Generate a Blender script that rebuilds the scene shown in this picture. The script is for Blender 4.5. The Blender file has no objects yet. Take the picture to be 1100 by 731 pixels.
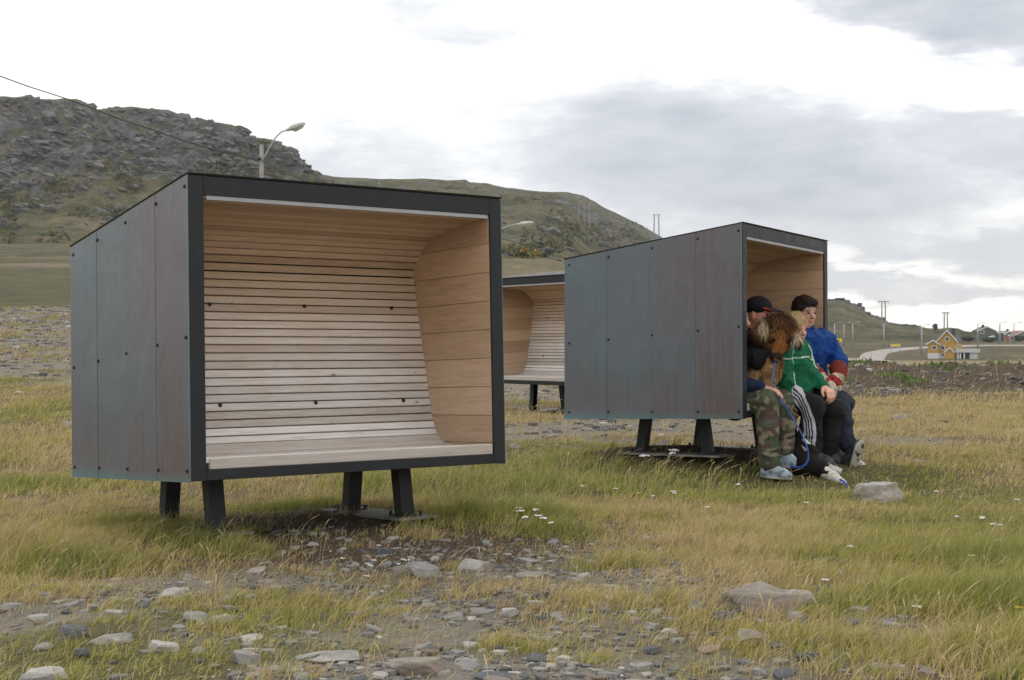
import bpy, bmesh, math, random
import numpy as np
from mathutils import Vector, Matrix
S = bpy.context.scene
COL = S.collection
rng = np.random.default_rng(7)
random.seed(7)
R = math.radians

# ------------------------------------------------------------------ camera
F, HZ, CZ = 1550.0, 357.5, 1.0            # focal length and horizon in photo pixels, eye height
cd = bpy.data.cameras.new('camera'); cam = bpy.data.objects.new('camera', cd); COL.objects.link(cam)
cd.sensor_width = 36.0; cd.lens = 36.0 * F / 1100.0
cd.shift_y = -(365.5 - HZ) / 1100.0
cam.location = (0, 0, CZ); cam.rotation_euler = (R(90), 0, 0)
cd.clip_start = 0.1; cd.clip_end = 20000
S.camera = cam
S.render.resolution_x = 1024; S.render.resolution_y = 680
S.render.engine = 'CYCLES'
S.cycles.max_bounces = 6; S.cycles.diffuse_bounces = 3; S.cycles.volume_bounces = 0
S.view_settings.view_transform = 'Standard'; S.view_settings.look = 'None'
S.view_settings.exposure = 0.20; S.view_settings.gamma = 1.0

# ------------------------------------------------------------------ sky
SUN_EL, SUN_AZ = R(48), R(-35)           # azimuth from +Y, negative to the left (behind the cloud, up left)
w = bpy.data.worlds.new('World'); S.world = w; w.use_nodes = True
nt = w.node_tree; nt.nodes.clear()
def N(t, **k):
    n = nt.nodes.new(t)
    for a, b in k.items(): setattr(n, a, b)
    return n
def L(a, b): nt.links.new(a, b)
def setv(sock, v):
    if hasattr(v, 'is_linked') or isinstance(v, bpy.types.NodeSocket): nt.links.new(v, sock)
    else: sock.default_value = v
def Mth(op, a, b=None, c=None, clamp=False):
    n = N('ShaderNodeMath', operation=op); n.use_clamp = clamp
    setv(n.inputs[0], a)
    if b is not None: setv(n.inputs[1], b)
    if c is not None: setv(n.inputs[2], c)
    return n.outputs[0]
sky = N('ShaderNodeTexSky', sky_type='NISHITA'); sky.sun_disc = False
sky.sun_elevation = SUN_EL; sky.sun_rotation = SUN_AZ
tc = N('ShaderNodeTexCoord'); sep = N('ShaderNodeSeparateXYZ'); L(tc.outputs['Generated'], sep.inputs[0])
dx, dy, dz = sep.outputs
az = Mth('ARCTAN2', dx, dy)               # azimuth of the direction, elevation of the direction
el = Mth('ARCSINE', dz)
cmb = N('ShaderNodeCombineXYZ'); L(Mth('MULTIPLY', az, 5.0), cmb.inputs[0]); L(Mth('MULTIPLY', el, 15.0), cmb.inputs[1])
def wnoise(scale, detail, rough, off=0.0, dist=0.0):
    mp = N('ShaderNodeVectorMath', operation='ADD'); L(cmb.outputs[0], mp.inputs[0]); mp.inputs[1].default_value = (off, off * .7, off * .3)
    n = N('ShaderNodeTexNoise'); L(mp.outputs[0], n.inputs['Vector'])
    n.inputs['Scale'].default_value = scale; n.inputs['Detail'].default_value = detail
    n.inputs['Roughness'].default_value = rough; n.inputs['Distortion'].default_value = dist
    return n.outputs['Fac']
n1 = wnoise(1.3, 7, .55, 3.1, .25); n2 = wnoise(3.4, 8, .6, 9.0, .2)
wob_a = Mth('MULTIPLY', Mth('SUBTRACT', wnoise(1.6, 6, .6, 21.0), .5), .17)
wob_e = Mth('MULTIPLY', Mth('SUBTRACT', wnoise(1.6, 6, .6, 33.0), .5), .085)
azw = Mth('ADD', az, wob_a); elw = Mth('ADD', el, wob_e)
def cloud(px, py, rx, ry, tilt, amt, soft=1.0):
    a0 = math.atan((px - 550) / F); e0 = math.atan((HZ - py) / F); ra = rx / F; re = ry / F
    da = Mth('SUBTRACT', azw, a0); de = Mth('SUBTRACT', elw, e0)
    c, s = math.cos(tilt), math.sin(tilt)
    u = Mth('DIVIDE', Mth('ADD', Mth('MULTIPLY', da, c), Mth('MULTIPLY', de, s)), ra)
    v = Mth('DIVIDE', Mth('SUBTRACT', Mth('MULTIPLY', de, c), Mth('MULTIPLY', da, s)), re)
    d = Mth('SQRT', Mth('ADD', Mth('MULTIPLY', u, u), Mth('MULTIPLY', v, v)))
    m = N('ShaderNodeMapRange'); m.interpolation_type = 'SMOOTHSTEP'
    L(d, m.inputs[0]); m.inputs[1].default_value = 1.0 + .35 * soft; m.inputs[2].default_value = 1.0 - .6 * soft
    m.inputs[3].default_value = 0; m.inputs[4].default_value = amt
    return m.outputs[0]
CL = [cloud(800, 185, 300, 85, -.10, .52, 1.1), cloud(1060, 25, 190, 48, -.12, .50, .8), cloud(1075, 165, 120, 40, -.15, .42, .7),
      cloud(930, 262, 330, 26, -.05, .36, .8), cloud(480, 22, 110, 24, -.15, .24, 1.2), cloud(400, 170, 230, 45, .0, .30, 1.2),
      cloud(930, 310, 260, 14, .02, .34, .8), cloud(1060, 200, 130, 50, .1, .30, 1.0)]
acc = CL[0]
for c in CL[1:]: acc = Mth('MAXIMUM', acc, c)
grey = Mth('ADD', acc, Mth('MULTIPLY', Mth('SUBTRACT', n2, .5), .46))
grey = Mth('ADD', grey, Mth('MULTIPLY', Mth('SUBTRACT', n1, .5), .26), clamp=True)
# away from the view the sky is an even broken overcast
ramp = N('ShaderNodeValToRGB'); L(grey, ramp.inputs[0])
e = ramp.color_ramp.elements
e[0].position = 0.0; e[0].color = (1.22, 1.20, 1.17, 1)
e[1].position = .60; e[1].color = (.50, .53, .585, 1)
m_ = ramp.color_ramp.elements.new(.14); m_.color = (1.0, 1.0, 1.0, 1)
m_ = ramp.color_ramp.elements.new(.32); m_.color = (.72, .74, .785, 1)
# warm brightening near the horizon
hz = N('ShaderNodeMapRange'); L(el, hz.inputs[0]); hz.inputs[1].default_value = .10; hz.inputs[2].default_value = 0.0
warm = N('ShaderNodeMixRGB', blend_type='MULTIPLY'); L(Mth('MULTIPLY', hz.outputs[0], .8), warm.inputs[0]); L(ramp.outputs[0], warm.inputs[1]); warm.inputs[2].default_value = (1.0, .975, .93, 1)
skys = N('ShaderNodeMixRGB', blend_type='MULTIPLY'); skys.inputs[0].default_value = 1; L(sky.outputs[0], skys.inputs[1]); skys.inputs[2].default_value = (.1, .1, .1, 1)
cov = N('ShaderNodeMixRGB'); cov.inputs[0].default_value = .93; L(skys.outputs[0], cov.inputs[1]); L(warm.outputs[0], cov.inputs[2])
sc = N('ShaderNodeMixRGB', blend_type='MULTIPLY'); sc.inputs[0].default_value = 1; L(cov.outputs[0], sc.inputs[1]); sc.inputs[2].default_value = (10, 10, 10, 1)
bg = N('ShaderNodeBackground'); L(sc.outputs[0], bg.inputs[0]); bg.inputs[1].default_value = .1
wo = N('ShaderNodeOutputWorld'); L(bg.outputs[0], wo.inputs[0])
# ------------------------------------------------------------------ sun behind thin cloud
sd = bpy.data.lights.new('sun', 'SUN'); sd.energy = .9; sd.angle = R(22); sd.color = (1, .96, .90)
sun = bpy.data.objects.new('sun', sd); COL.objects.link(sun)
sun.rotation_euler = Vector((-math.sin(SUN_AZ) * math.cos(SUN_EL), -math.cos(SUN_AZ) * math.cos(SUN_EL), -math.sin(SUN_EL))).to_track_quat('-Z', 'Y').to_euler()

# ------------------------------------------------------------------ noise in numpy
def _h(ix, iy, iz, s):
    n = (ix.astype(np.int64) * 374761393 + iy.astype(np.int64) * 668265263 + iz.astype(np.int64) * 2147483647 + s * 1274126177) & 0xffffffff
    n = ((n ^ (n >> 13)) * 1274126177) & 0xffffffff
    n = n ^ (n >> 16)
    return (n & 0xffffff) / float(0xffffff)
def vn2(x, y, s=0):
    x = np.asarray(x, float); y = np.asarray(y, float)
    ix = np.floor(x); iy = np.floor(y); fx = x - ix; fy = y - iy
    fx = fx * fx * (3 - 2 * fx); fy = fy * fy * (3 - 2 * fy); z = np.zeros_like(ix)
    a = _h(ix, iy, z, s); b = _h(ix + 1, iy, z, s); c = _h(ix, iy + 1, z, s); d = _h(ix + 1, iy + 1, z, s)
    return (a * (1 - fx) + b * fx) * (1 - fy) + (c * (1 - fx) + d * fx) * fy
def fbm(x, y, o=4, s=0, g=.5):
    t = 0; a = 1; n = 0
    for i in range(o):
        t = t + a * vn2(np.asarray(x) * 2 ** i + 13.7 * i, np.asarray(y) * 2 ** i + 7.1 * i, s + i); n += a; a *= g
    return t / n
def vn3(P, s=0):
    I = np.floor(P); f = P - I; f = f * f * (3 - 2 * f); r = 0
    for dx_ in (0, 1):
        for dy_ in (0, 1):
            for dz_ in (0, 1):
                wgt = (f[:, 0] if dx_ else 1 - f[:, 0]) * (f[:, 1] if dy_ else 1 - f[:, 1]) * (f[:, 2] if dz_ else 1 - f[:, 2])
                r = r + wgt * _h(I[:, 0] + dx_, I[:, 1] + dy_, I[:, 2] + dz_, s)
    return r
def ss(a, b, x):
    t = np.clip((np.asarray(x, float) - a) / (b - a), 0, 1); return t * t * (3 - 2 * t)
def bump(x, y, cx, cy, rx, ry): return np.exp(-(((x - cx) / rx) ** 2 + ((y - cy) / ry) ** 2))

# ------------------------------------------------------------------ mesh helpers
def link(name, me, mat=None, parent=None, smooth=False):
    o = bpy.data.objects.new(name, me); COL.objects.link(o)
    if mat is not None:
        for m in (mat if isinstance(mat, (list, tuple)) else [mat]): me.materials.append(m)
    if parent is not None: o.parent = parent
    me.polygons.foreach_set('use_smooth', np.full(len(me.polygons), bool(smooth)))
    return o
def np_mesh(name, V, T, mat=None, parent=None, smooth=False, colors=None, k=None):
    """V (n,3); T (m,k) equal-size faces"""
    me = bpy.data.meshes.new(name); V = np.ascontiguousarray(V, np.float32); T = np.ascontiguousarray(T, np.int32)
    k = T.shape[1]
    me.vertices.add(len(V)); me.vertices.foreach_set('co', V.ravel())
    me.loops.add(T.size); me.loops.foreach_set('vertex_index', T.ravel())
    me.polygons.add(len(T)); me.polygons.foreach_set('loop_start', np.arange(len(T), dtype=np.int32) * k)
    me.polygons.foreach_set('loop_total', np.full(len(T), k, np.int32))
    me.update(calc_edges=True)
    if colors is not None:
        a = me.color_attributes.new('Col', 'FLOAT_COLOR', 'POINT')
        a.data.foreach_set('color', np.concatenate([colors, np.ones((len(colors), 1))], 1).astype(np.float32).ravel())
    return link(name, me, mat, parent, smooth)
def tag(o, label=None, cat=None, group=None, kind=None):
    if label: o['label'] = label
    if cat: o['category'] = cat
    if group: o['group'] = group
    if kind: o['kind'] = kind
    return o
def empty(name, loc=(0, 0, 0), rz=0):
    o = bpy.data.objects.new(name, None); COL.objects.link(o); o.location = loc; o.rotation_euler = (0, 0, rz); o.empty_display_size = .1
    return o
class MB:
    def __init__(s): s.bm = bmesh.new()
    def box(s, x0, x1, y0, y1, z0, z1):
        vs = [s.bm.verts.new(p) for p in ((x0, y0, z0), (x1, y0, z0), (x1, y1, z0), (x0, y1, z0), (x0, y0, z1), (x1, y0, z1), (x1, y1, z1), (x0, y1, z1))]
        for f in ((0, 3, 2, 1), (4, 5, 6, 7), (0, 1, 5, 4), (1, 2, 6, 5), (2, 3, 7, 6), (3, 0, 4, 7)): s.bm.faces.new([vs[i] for i in f])
        return s
    def hexa(s, P):
        vs = [s.bm.verts.new(p) for p in P]
        for f in ((0, 3, 2, 1), (4, 5, 6, 7), (0, 1, 5, 4), (1, 2, 6, 5), (2, 3, 7, 6), (3, 0, 4, 7)): s.bm.faces.new([vs[i] for i in f])
        return s
    def poly_prism(s, pts, a, b):
        """pts 3D ring extruded by vector from a to b offsets"""
        A = [s.bm.verts.new(Vector(p) + Vector(a)) for p in pts]; B = [s.bm.verts.new(Vector(p) + Vector(b)) for p in pts]
        n = len(pts); s.bm.faces.new(A[::-1]); s.bm.faces.new(B)
        for i in range(n): s.bm.faces.new([A[i], A[(i + 1) % n], B[(i + 1) % n], B[i]])
        return s
    def tube(s, pts, rad, seg=8, cap=True):
        pts = [Vector(p) for p in pts]; n = len(pts)
        rads = rad if hasattr(rad, '__len__') else [rad] * n
        rings = []; prev = None
        for i, p in enumerate(pts):
            d = (pts[min(i + 1, n - 1)] - pts[max(i - 1, 0)]).normalized()
            if prev is None: a = d.orthogonal().normalized()
            else: a = (prev - d * prev.dot(d)).normalized()
            prev = a; b = d.cross(a)
            rings.append([s.bm.verts.new(p + (a * math.cos(2 * math.pi * j / seg) + b * math.sin(2 * math.pi * j / seg)) * rads[i]) for j in range(seg)])
        for i in range(n - 1):
            for j in range(seg): s.bm.faces.new([rings[i][j], rings[i][(j + 1) % seg], rings[i + 1][(j + 1) % seg], rings[i + 1][j]])
        if cap: s.bm.faces.new(rings[0][::-1]); s.bm.faces.new(rings[-1])
        return s
    def build(s, name, mat, parent=None, smooth=False, bevel=0, seg=1):
        if bevel: bmesh.ops.bevel(s.bm, geom=list(s.bm.edges), offset=bevel, segments=seg, affect='EDGES', clamp_overlap=True)
        bmesh.ops.recalc_face_normals(s.bm, faces=s.bm.faces)
        me = bpy.data.meshes.new(name); s.bm.to_mesh(me); s.bm.free()
        return link(name, me, mat, parent, smooth)
def copy_tree(o, parent=None):
    c = o.copy(); COL.objects.link(c)
    if parent is not None: c.parent = parent
    for ch in list(o.children): copy_tree(ch, c)
    return c

# ------------------------------------------------------------------ material helper
def material(name):
    global nt
    m = bpy.data.materials.new(name); m.use_nodes = True; nt = m.node_tree; nt.nodes.clear()
    b = N('ShaderNodeBsdfPrincipled'); o = N('ShaderNodeOutputMaterial'); L(b.outputs[0], o.inputs[0])
    return m, b
def coords(kind='Object', scale=(1, 1, 1)):
    t = N('ShaderNodeTexCoord'); m = N('ShaderNodeMapping'); L(t.outputs[kind], m.inputs[0]); m.inputs['Scale'].default_value = scale
    return m.outputs[0]
def noise(vec, scale, detail=5, rough=.55, dist=0):
    n = N('ShaderNodeTexNoise'); L(vec, n.inputs['Vector']); n.inputs['Scale'].default_value = scale; n.inputs['Detail'].default_value = detail
    n.inputs['Roughness'].default_value = rough; n.inputs['Distortion'].default_value = dist; return n.outputs['Fac']
def cramp(fac, stops):
    r = N('ShaderNodeValToRGB'); L(fac, r.inputs[0]); el_ = r.color_ramp.elements
    while len(el_) < len(stops): el_.new(.5)
    for e_, (p, c) in zip(el_, stops): e_.position = p; e_.color = (*c, 1) if len(c) == 3 else c
    return r.outputs[0]
def mix(f, a, b, mode='MIX'):
    n = N('ShaderNodeMixRGB', blend_type=mode); setv(n.inputs[0], f)
    for i, v in ((1, a), (2, b)):
        if isinstance(v, tuple): n.inputs[i].default_value = (*v, 1) if len(v) == 3 else v
        else: L(v, n.inputs[i])
    return n.outputs[0]
def mrange(v, a, b, c=0, d=1, smooth=False):
    n = N('ShaderNodeMapRange'); 
    if smooth: n.interpolation_type = 'SMOOTHSTEP'
    L(v, n.inputs[0]); n.inputs[1].default_value = a; n.inputs[2].default_value = b; n.inputs[3].default_value = c; n.inputs[4].default_value = d
    return n.outputs[0]
def bumpn(bsdf, h, strength=.3, dist=.01):
    n = N('ShaderNodeBump'); n.inputs['Strength'].default_value = strength; n.inputs['Distance'].default_value = dist
    L(h, n.inputs['Height']); L(n.outputs[0], bsdf.inputs['Normal'])
def simple(name, col, rough=.6, metal=0, var=.15, scale=8, spec=.5, bump_s=0, bump_scale=60, kind='Object'):
    m, b = material(name); v = coords(kind)
    f = noise(v, scale, 5)
    a = tuple(max(0, c * (1 - var)) for c in col); d = tuple(c * (1 + var) for c in col)
    L(cramp(f, [(.3, a), (.7, d)]), b.inputs['Base Color'])
    b.inputs['Roughness'].default_value = rough; b.inputs['Metallic'].default_value = metal; b.inputs['Specular IOR Level'].default_value = spec
    if bump_s: bumpn(b, noise(v, bump_scale, 4), bump_s, .004)
    return m
def attr_mat(name, rough=.8, var=.2, scale=60, bump_s=.2, spec=.3, trans=0):
    m, b = material(name); a = N('ShaderNodeAttribute'); a.attribute_name = 'Col'; v = coords()
    f = noise(v, scale, 4)
    L(mix(1.0, a.outputs['Color'], cramp(f, [(.25, (1 - var,) * 3), (.75, (1 + var,) * 3)]), 'MULTIPLY'), b.inputs['Base Color'])
    b.inputs['Roughness'].default_value = rough; b.inputs['Specular IOR Level'].default_value = spec
    if bump_s: bumpn(b, f, bump_s, .003)
    return m

# ================================================================== TERRAIN
def interp(x, xs, ys): return np.interp(x, xs, ys)
def zR(y): return interp(y, [0, 30, 45, 60, 100, 200, 320, 345, 380, 420, 500, 700, 5000], [.05, .02, 0, -.40, -1.06, -2.85, -4.95, -5.0, -3.5, -2.6, -1.9, -1.5, -1.0])
def zLm(y): return interp(y, [0, 40, 60, 85, 125, 160, 250, 350, 430, 5000], [.05, .02, 1.2, 3.6, 6.6, 7.6, 15.5, 22, 26, 26])
def ground_z(x, y, detail=True):
    x = np.asarray(x, float); y = np.asarray(y, float); q = x / np.maximum(y, 1)
    wl = 1 - ss(.02, .16, q)
    z = zR(y) * (1 - wl) + zLm(y) * wl
    z = z + (ss(11, 24, y) * .45 + ss(24, 42, y) * .95) * ss(-.13, -.28, q) * (1 - ss(46, 62, y))
    # gravel pads the shelters stand on, soil mound on the right
    z = z + .018 * bump(x, y, -.75, 6.75, .95, .75) + .12 * bump(x, y, 1.2, 10.6, .95, .62) - .05 * bump(x, y, 2.05, 9.2, .7, .55) - .03 * bump(x, y, .6, 18.5, 2, 2)
    my = 27 + .12 * (x - 8)
    mound = ss(4.6, 6.6, x) * np.exp(-((y - my) / 2.2) ** 2) * (.34 + .12 * (fbm(x * .5, y * .5, 3, 5) - .5))
    z = z + mound
    if detail:
        near = 1 - ss(60, 120, y)
        z = z + near * ((fbm(x * .55, y * .55, 3, 11) - .5) * .09 * ss(3, 9, y) + (fbm(x * 2.3, y * 2.3, 4, 21) - .5) * .055)
        soil = ss(4.6, 6.6, x) * ss(22, 24.5, y) * (1 - ss(29, 31, y))
        z = z + soil * (fbm(x * 3, y * 3, 4, 31) - .5) * .22
        far = ss(60, 160, y)
        z = z + far * (fbm(x * .03, y * .03, 4, 41) - .5) * 2.2 * (.08 + .92 * wl) + far * wl * (fbm(x * .2, y * .2, 3, 45) - .5) * .7
    return z
def gp(px, py, far=900.):
    """point of the ground seen at a photo position"""
    t = np.concatenate([np.linspace(3, 40, 3000), np.geomspace(40, far, 4000)])
    X = (px - 550) / F * t; Z = CZ + (HZ - py) / F * t
    g = ground_z(X, t); i = np.argmax(Z <= g)
    if not (Z <= g).any(): i = len(t) - 1
    return Vector((X[i], t[i], g[i]))
def at(px, py, Y): return Vector(((px - 550) / F * Y, Y, CZ + (HZ - py) / F * Y))

# ---- what the ground is made of: r = bare stony share, g = brown soil share, b = greenness of the turf
def zones(x, y):
    q = x / np.maximum(y, 1)
    n = fbm(x * .9, y * .9, 4, 51); n2_ = fbm(x * 3.1, y * 3.1, 3, 61)
    st = np.zeros_like(x)
    def add(v): 
        nonlocal st; st = np.maximum(st, v)
    add((1 - ss(4.9, 6.1, y + (n - .5) * 2.6)) * (.95 - .75 * ss(.24, .31, q)))       # stony foreground
    add(bump(x, y, -.10, 6.15, .75, .42) * 1.35)                                      # strip in front of the large shelter
    add(bump(x, y, .35, 5.6, .7, .35) * 1.0)
    add(.85 * ss(11.3, 12.3, y + .8 * (n - .5)) * (1 - ss(16, 18.5, y)) * ss(-.4, .1, x) * (1 - ss(2.3, 3.4, x + (n - .5) * 2)))   # gravel track behind
    add(.8 * ss(17, 21, y) * (1 - ss(44, 52, y)) * (1 - ss(-.10, .02, q)))          # stony slope left
    add(.55 * ss(16, 22, y) * (1 - ss(44, 50, y)) * ss(-.1, -.02, q) * (1 - ss(.12, .2, q)))
    add(.42 * bump(x, y, 3.4, 12.6, .9, .8)); add(.30 * bump(x, y, 5.0, 16.5, 1.6, 1.2))
    add(.9 * ss(34, 37, y) * (1 - ss(48, 52, y)) * ss(.12, .2, q) * (1 - ss(.29, .33, q)))       # gravel lane behind the mound
    st = st * (.35 + 1.3 * ss(.30, .62, n)) 
    st = np.clip(st + (n2_ - .5) * .5 * (st > .05), 0, 1)
    so = bump(x, y, -.58, 6.66, .85, .62) * 1.9
    so = np.maximum(so, ss(4.2, 6.4, x + (n - .5) * 2) * ss(21.6, 23.5, y + (n - .5) * 3) * (1 - ss(29, 31, y)) * 1.1)
    so = np.maximum(so, bump(x, y, .9, 19.3, .7, .35) * .9)
    so = np.maximum(so, .9 * bump(x, y, 1.35, 10.55, .8, .45))
    so = np.clip(so * (.55 + .9 * ss(.3, .6, n2_)), 0, 1)
    gn = ss(.38, .66, fbm(x * .45 + 9, y * .45, 3, 71))
    gn = np.maximum(gn * .75, 0)
    for (cx, cy, r_) in GREEN: gn = np.maximum(gn, bump(x, y, cx, cy, r_, r_ * .8))
    gn = gn * (1 - .75 * ss(10.5, 13, y) * (1 - ss(60, 90, y)) * ss(1.5, 3, x))       # straw field on the right
    gn = gn + .6 * ss(50, 80, y) * (1 - ss(.05, .15, q))
    return st, so, np.clip(gn, 0, 1)
GREEN = []
TUFTS = []   # x, y, radius, extra height, density factor
for (px, py, r_, h_, gr) in [(505, 560, .42, .16, 1), (545, 560, .35, .15, .8), (480, 520, .5, .12, .6), (590, 575, .25, .07, 1), (225, 590, .22, .12, 1), (200, 578, .26, .11, .9), (165, 575, .25, .09, .5), (255, 598, .18, .09, 1),
        (140, 562, .35, .08, 1), (40, 520, .5, .07, .9), (20, 590, .30, .16, .1), (50, 600, .25, .14, 0), (665, 607, .22, .11, 1), (630, 500, .6, .07, 1), (560, 520, .7, .08, .6),
        (700, 495, .5, .07, 1), (790, 505, .4, .06, 1), (895, 520, .5, .07, 1), (975, 517, .35, .07, 1), (1065, 650, .45, .16, 1), (1040, 600, .5, .10, .7), (1080, 700, .35, .15, .5),
        (640, 650, .2, .06, .4), (560, 690, .14, .05, .5), (330, 650, .35, .04, .9), (30, 640, .3, .06, .5), (90, 610, .3, .07, .6), (750, 590, .6, .05, .2), (880, 580, .8, .05, .3),
        (870, 690, .22, .07, .2), (950, 640, .4, .04, .7), (490, 608, .09, .04, 1), (395, 520, .3, .09, .8), (300, 545, .25, .03, .8), (830, 620, .5, .06, .1), (960, 690, .3, .07, .3)]:
    t = max(3.5, 1470 / (py - HZ)); x_ = (px - 550) / F * t
    TUFTS.append((x_, t, r_, h_)); 
    if gr > .55: GREEN.append((x_, t, r_ * 1.2))

_r = np.random.default_rng(17)
for _ in range(75):
    t = _r.uniform(3.9, 12); TUFTS.append((_r.uniform(-.38, .38) * t, t, _r.uniform(.05, .16), _r.uniform(.03, .10)))
    if _r.random() < .6: GREEN.append((TUFTS[-1][0], t, TUFTS[-1][2] * 1.1))
def fan_grid(ys, q0, q1, nq):
    qs = np.linspace(q0, q1, nq); Y, Q = np.meshgrid(ys, qs, indexing='ij'); X = Q * Y
    n0, n1_ = len(ys), nq
    i = np.arange(n0 * n1_).reshape(n0, n1_)
    T = np.stack([i[:-1, :-1], i[:-1, 1:], i[1:, 1:], i[1:, :-1]], -1).reshape(-1, 4)
    return X.ravel(), Y.ravel(), T
ys = np.concatenate([np.linspace(1.2, 3.2, 20, endpoint=False), np.linspace(3.2, 9, 300, endpoint=False), np.geomspace(9, 60, 330, endpoint=False), np.geomspace(60, 900, 160, endpoint=False), np.geomspace(900, 3000, 20)])
gx, gy, gT = fan_grid(ys, -1.15, 1.15, 640)
gz = ground_z(gx, gy)
st, so, gn = zones(gx, gy)

# ---- ground material: turf, straw, gravel and soil mixed by the zone colours
def ground_material():
    m, b = material('ground'); v = coords()
    a = N('ShaderNodeAttribute'); a.attribute_name = 'Col'; sp = N('ShaderNodeSeparateColor'); L(a.outputs['Color'], sp.inputs[0])
    st_, so_, gn_ = sp.outputs
    sepp = N('ShaderNodeSeparateXYZ'); L(v, sepp.inputs[0]); yy = sepp.outputs[1]
    vo = N('ShaderNodeTexVoronoi'); L(v, vo.inputs['Vector']); vo.inputs['Scale'].default_value = 34; 
    vo2 = N('ShaderNodeTexVoronoi'); L(v, vo2.inputs['Vector']); vo2.inputs['Scale'].default_value = 11
    nf = noise(v, 26, 6, .65); nm = noise(v, 2.2, 6, .6); nl = noise(v, .06, 7, .6); nh = noise(v, .55, 6, .6)
    gcol = mix(.5, cramp(vo.outputs['Color'], [(0, (.09, .080, .068)), (.5, (.19, .172, .15)), (1, (.33, .31, .285))]), cramp(vo2.outputs['Color'], [(0, (.11, .095, .078)), (1, (.27, .245, .215))]))
    gcol = mix(mrange(nf, .3, .7), gcol, (.13, .115, .09), 'MIX'); gcol = mix(.45, gcol, cramp(nf, [(.25, (.09, .075, .055)), (.75, (.33, .31, .28))]))
    turf = mix(gn_, cramp(nf, [(.25, (.060, .045, .024)), (.55, (.14, .11, .055)), (.8, (.25, .20, .11))]), cramp(nf, [(.25, (.035, .038, .014)), (.75, (.12, .12, .04))]))
    # far slopes: patches of heath, grass and straw
    farc = cramp(mix(.5, nl, nh), [(.36, (.06, .06, .032)), (.46, (.11, .10, .052)), (.54, (.16, .14, .08)), (.64, (.28, .235, .155))])
    farl = mix(1.0, farc, (.62, .63, .58), 'MULTIPLY'); turf = mix(mrange(yy, 50, 90), turf, farl)
    ratio = Mth('DIVIDE', sepp.outputs[0], Mth('MAXIMUM', yy, 1)); lf = mrange(ratio, .06, -.04)
    bank = Mth('MULTIPLY', Mth('MULTIPLY', mrange(yy, 54, 62), mrange(yy, 120, 112)), lf)
    turf = mix(Mth('MULTIPLY', bank, .8), turf, cramp(nh, [(.3, (.045, .045, .022)), (.7, (.10, .095, .045))]))
    pathm = Mth('MULTIPLY', Mth('MULTIPLY', mrange(yy, 120, 126), mrange(yy, 150, 138)), lf)
    turf = mix(Mth('MULTIPLY', pathm, .75), turf, (.19, .155, .115))
    rt_ = Mth('SUBTRACT', 1, lf); fld = Mth('MULTIPLY', Mth('MULTIPLY', mrange(yy, 48, 62), mrange(yy, 210, 120)), rt_)
    turf = mix(Mth('MULTIPLY', fld, .8), turf, cramp(nh, [(.3, (.22, .175, .105)), (.7, (.34, .275, .175))]))
    soil = cramp(nf, [(.25, (.030, .021, .015)), (.55, (.085, .060, .044)), (.8, (.19, .155, .125))])
    c = mix(mrange(st_, .25, .6), turf, gcol); c = mix(mrange(so_, .25, .6), c, soil)
    c = mix(mrange(nm, .35, .7, 0, .35), c, (.10, .085, .05))
    L(c, b.inputs['Base Color']); b.inputs['Roughness'].default_value = .95; b.inputs['Specular IOR Level'].default_value = .15
    h = N('ShaderNodeMath', operation='ADD'); L(nf, h.inputs[0]); L(vo.outputs['Distance'], h.inputs[1]); bumpn(b, h.outputs[0], .8, .02)
    return m
M_ground = ground_material()
# far meadow of the right side keeps a tan tint, stored with the zones
g = np_mesh('ground', np.stack([gx, gy, gz], 1), gT, M_ground, smooth=True, colors=np.stack([st, so, gn], 1)); tag(g, kind='structure')
# ground behind the camera and to the sides
mb = MB(); mb.box(-3000, 3000, -3000, 3000, -13, -12.9); ob = mb.build('terrain', M_ground); tag(ob, kind='structure')
gb = MB(); 
xs = np.linspace(-60, 60, 60); yb = np.linspace(-60, 1.3, 40); Xb, Yb = np.meshgrid(xs, yb)
i = np.arange(Xb.size).reshape(Xb.shape); Tb = np.stack([i[:-1, :-1], i[:-1, 1:], i[1:, 1:], i[1:, :-1]], -1).reshape(-1, 4)
ob = np_mesh('ground', np.stack([Xb.ravel(), Yb.ravel(), ground_z(0 * Xb.ravel(), 0 * Yb.ravel() + 1.2, False) - .02], 1), Tb, M_ground, smooth=True, colors=np.tile([.2, 0, .4], (Xb.size, 1))); tag(ob, kind='structure')

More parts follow.
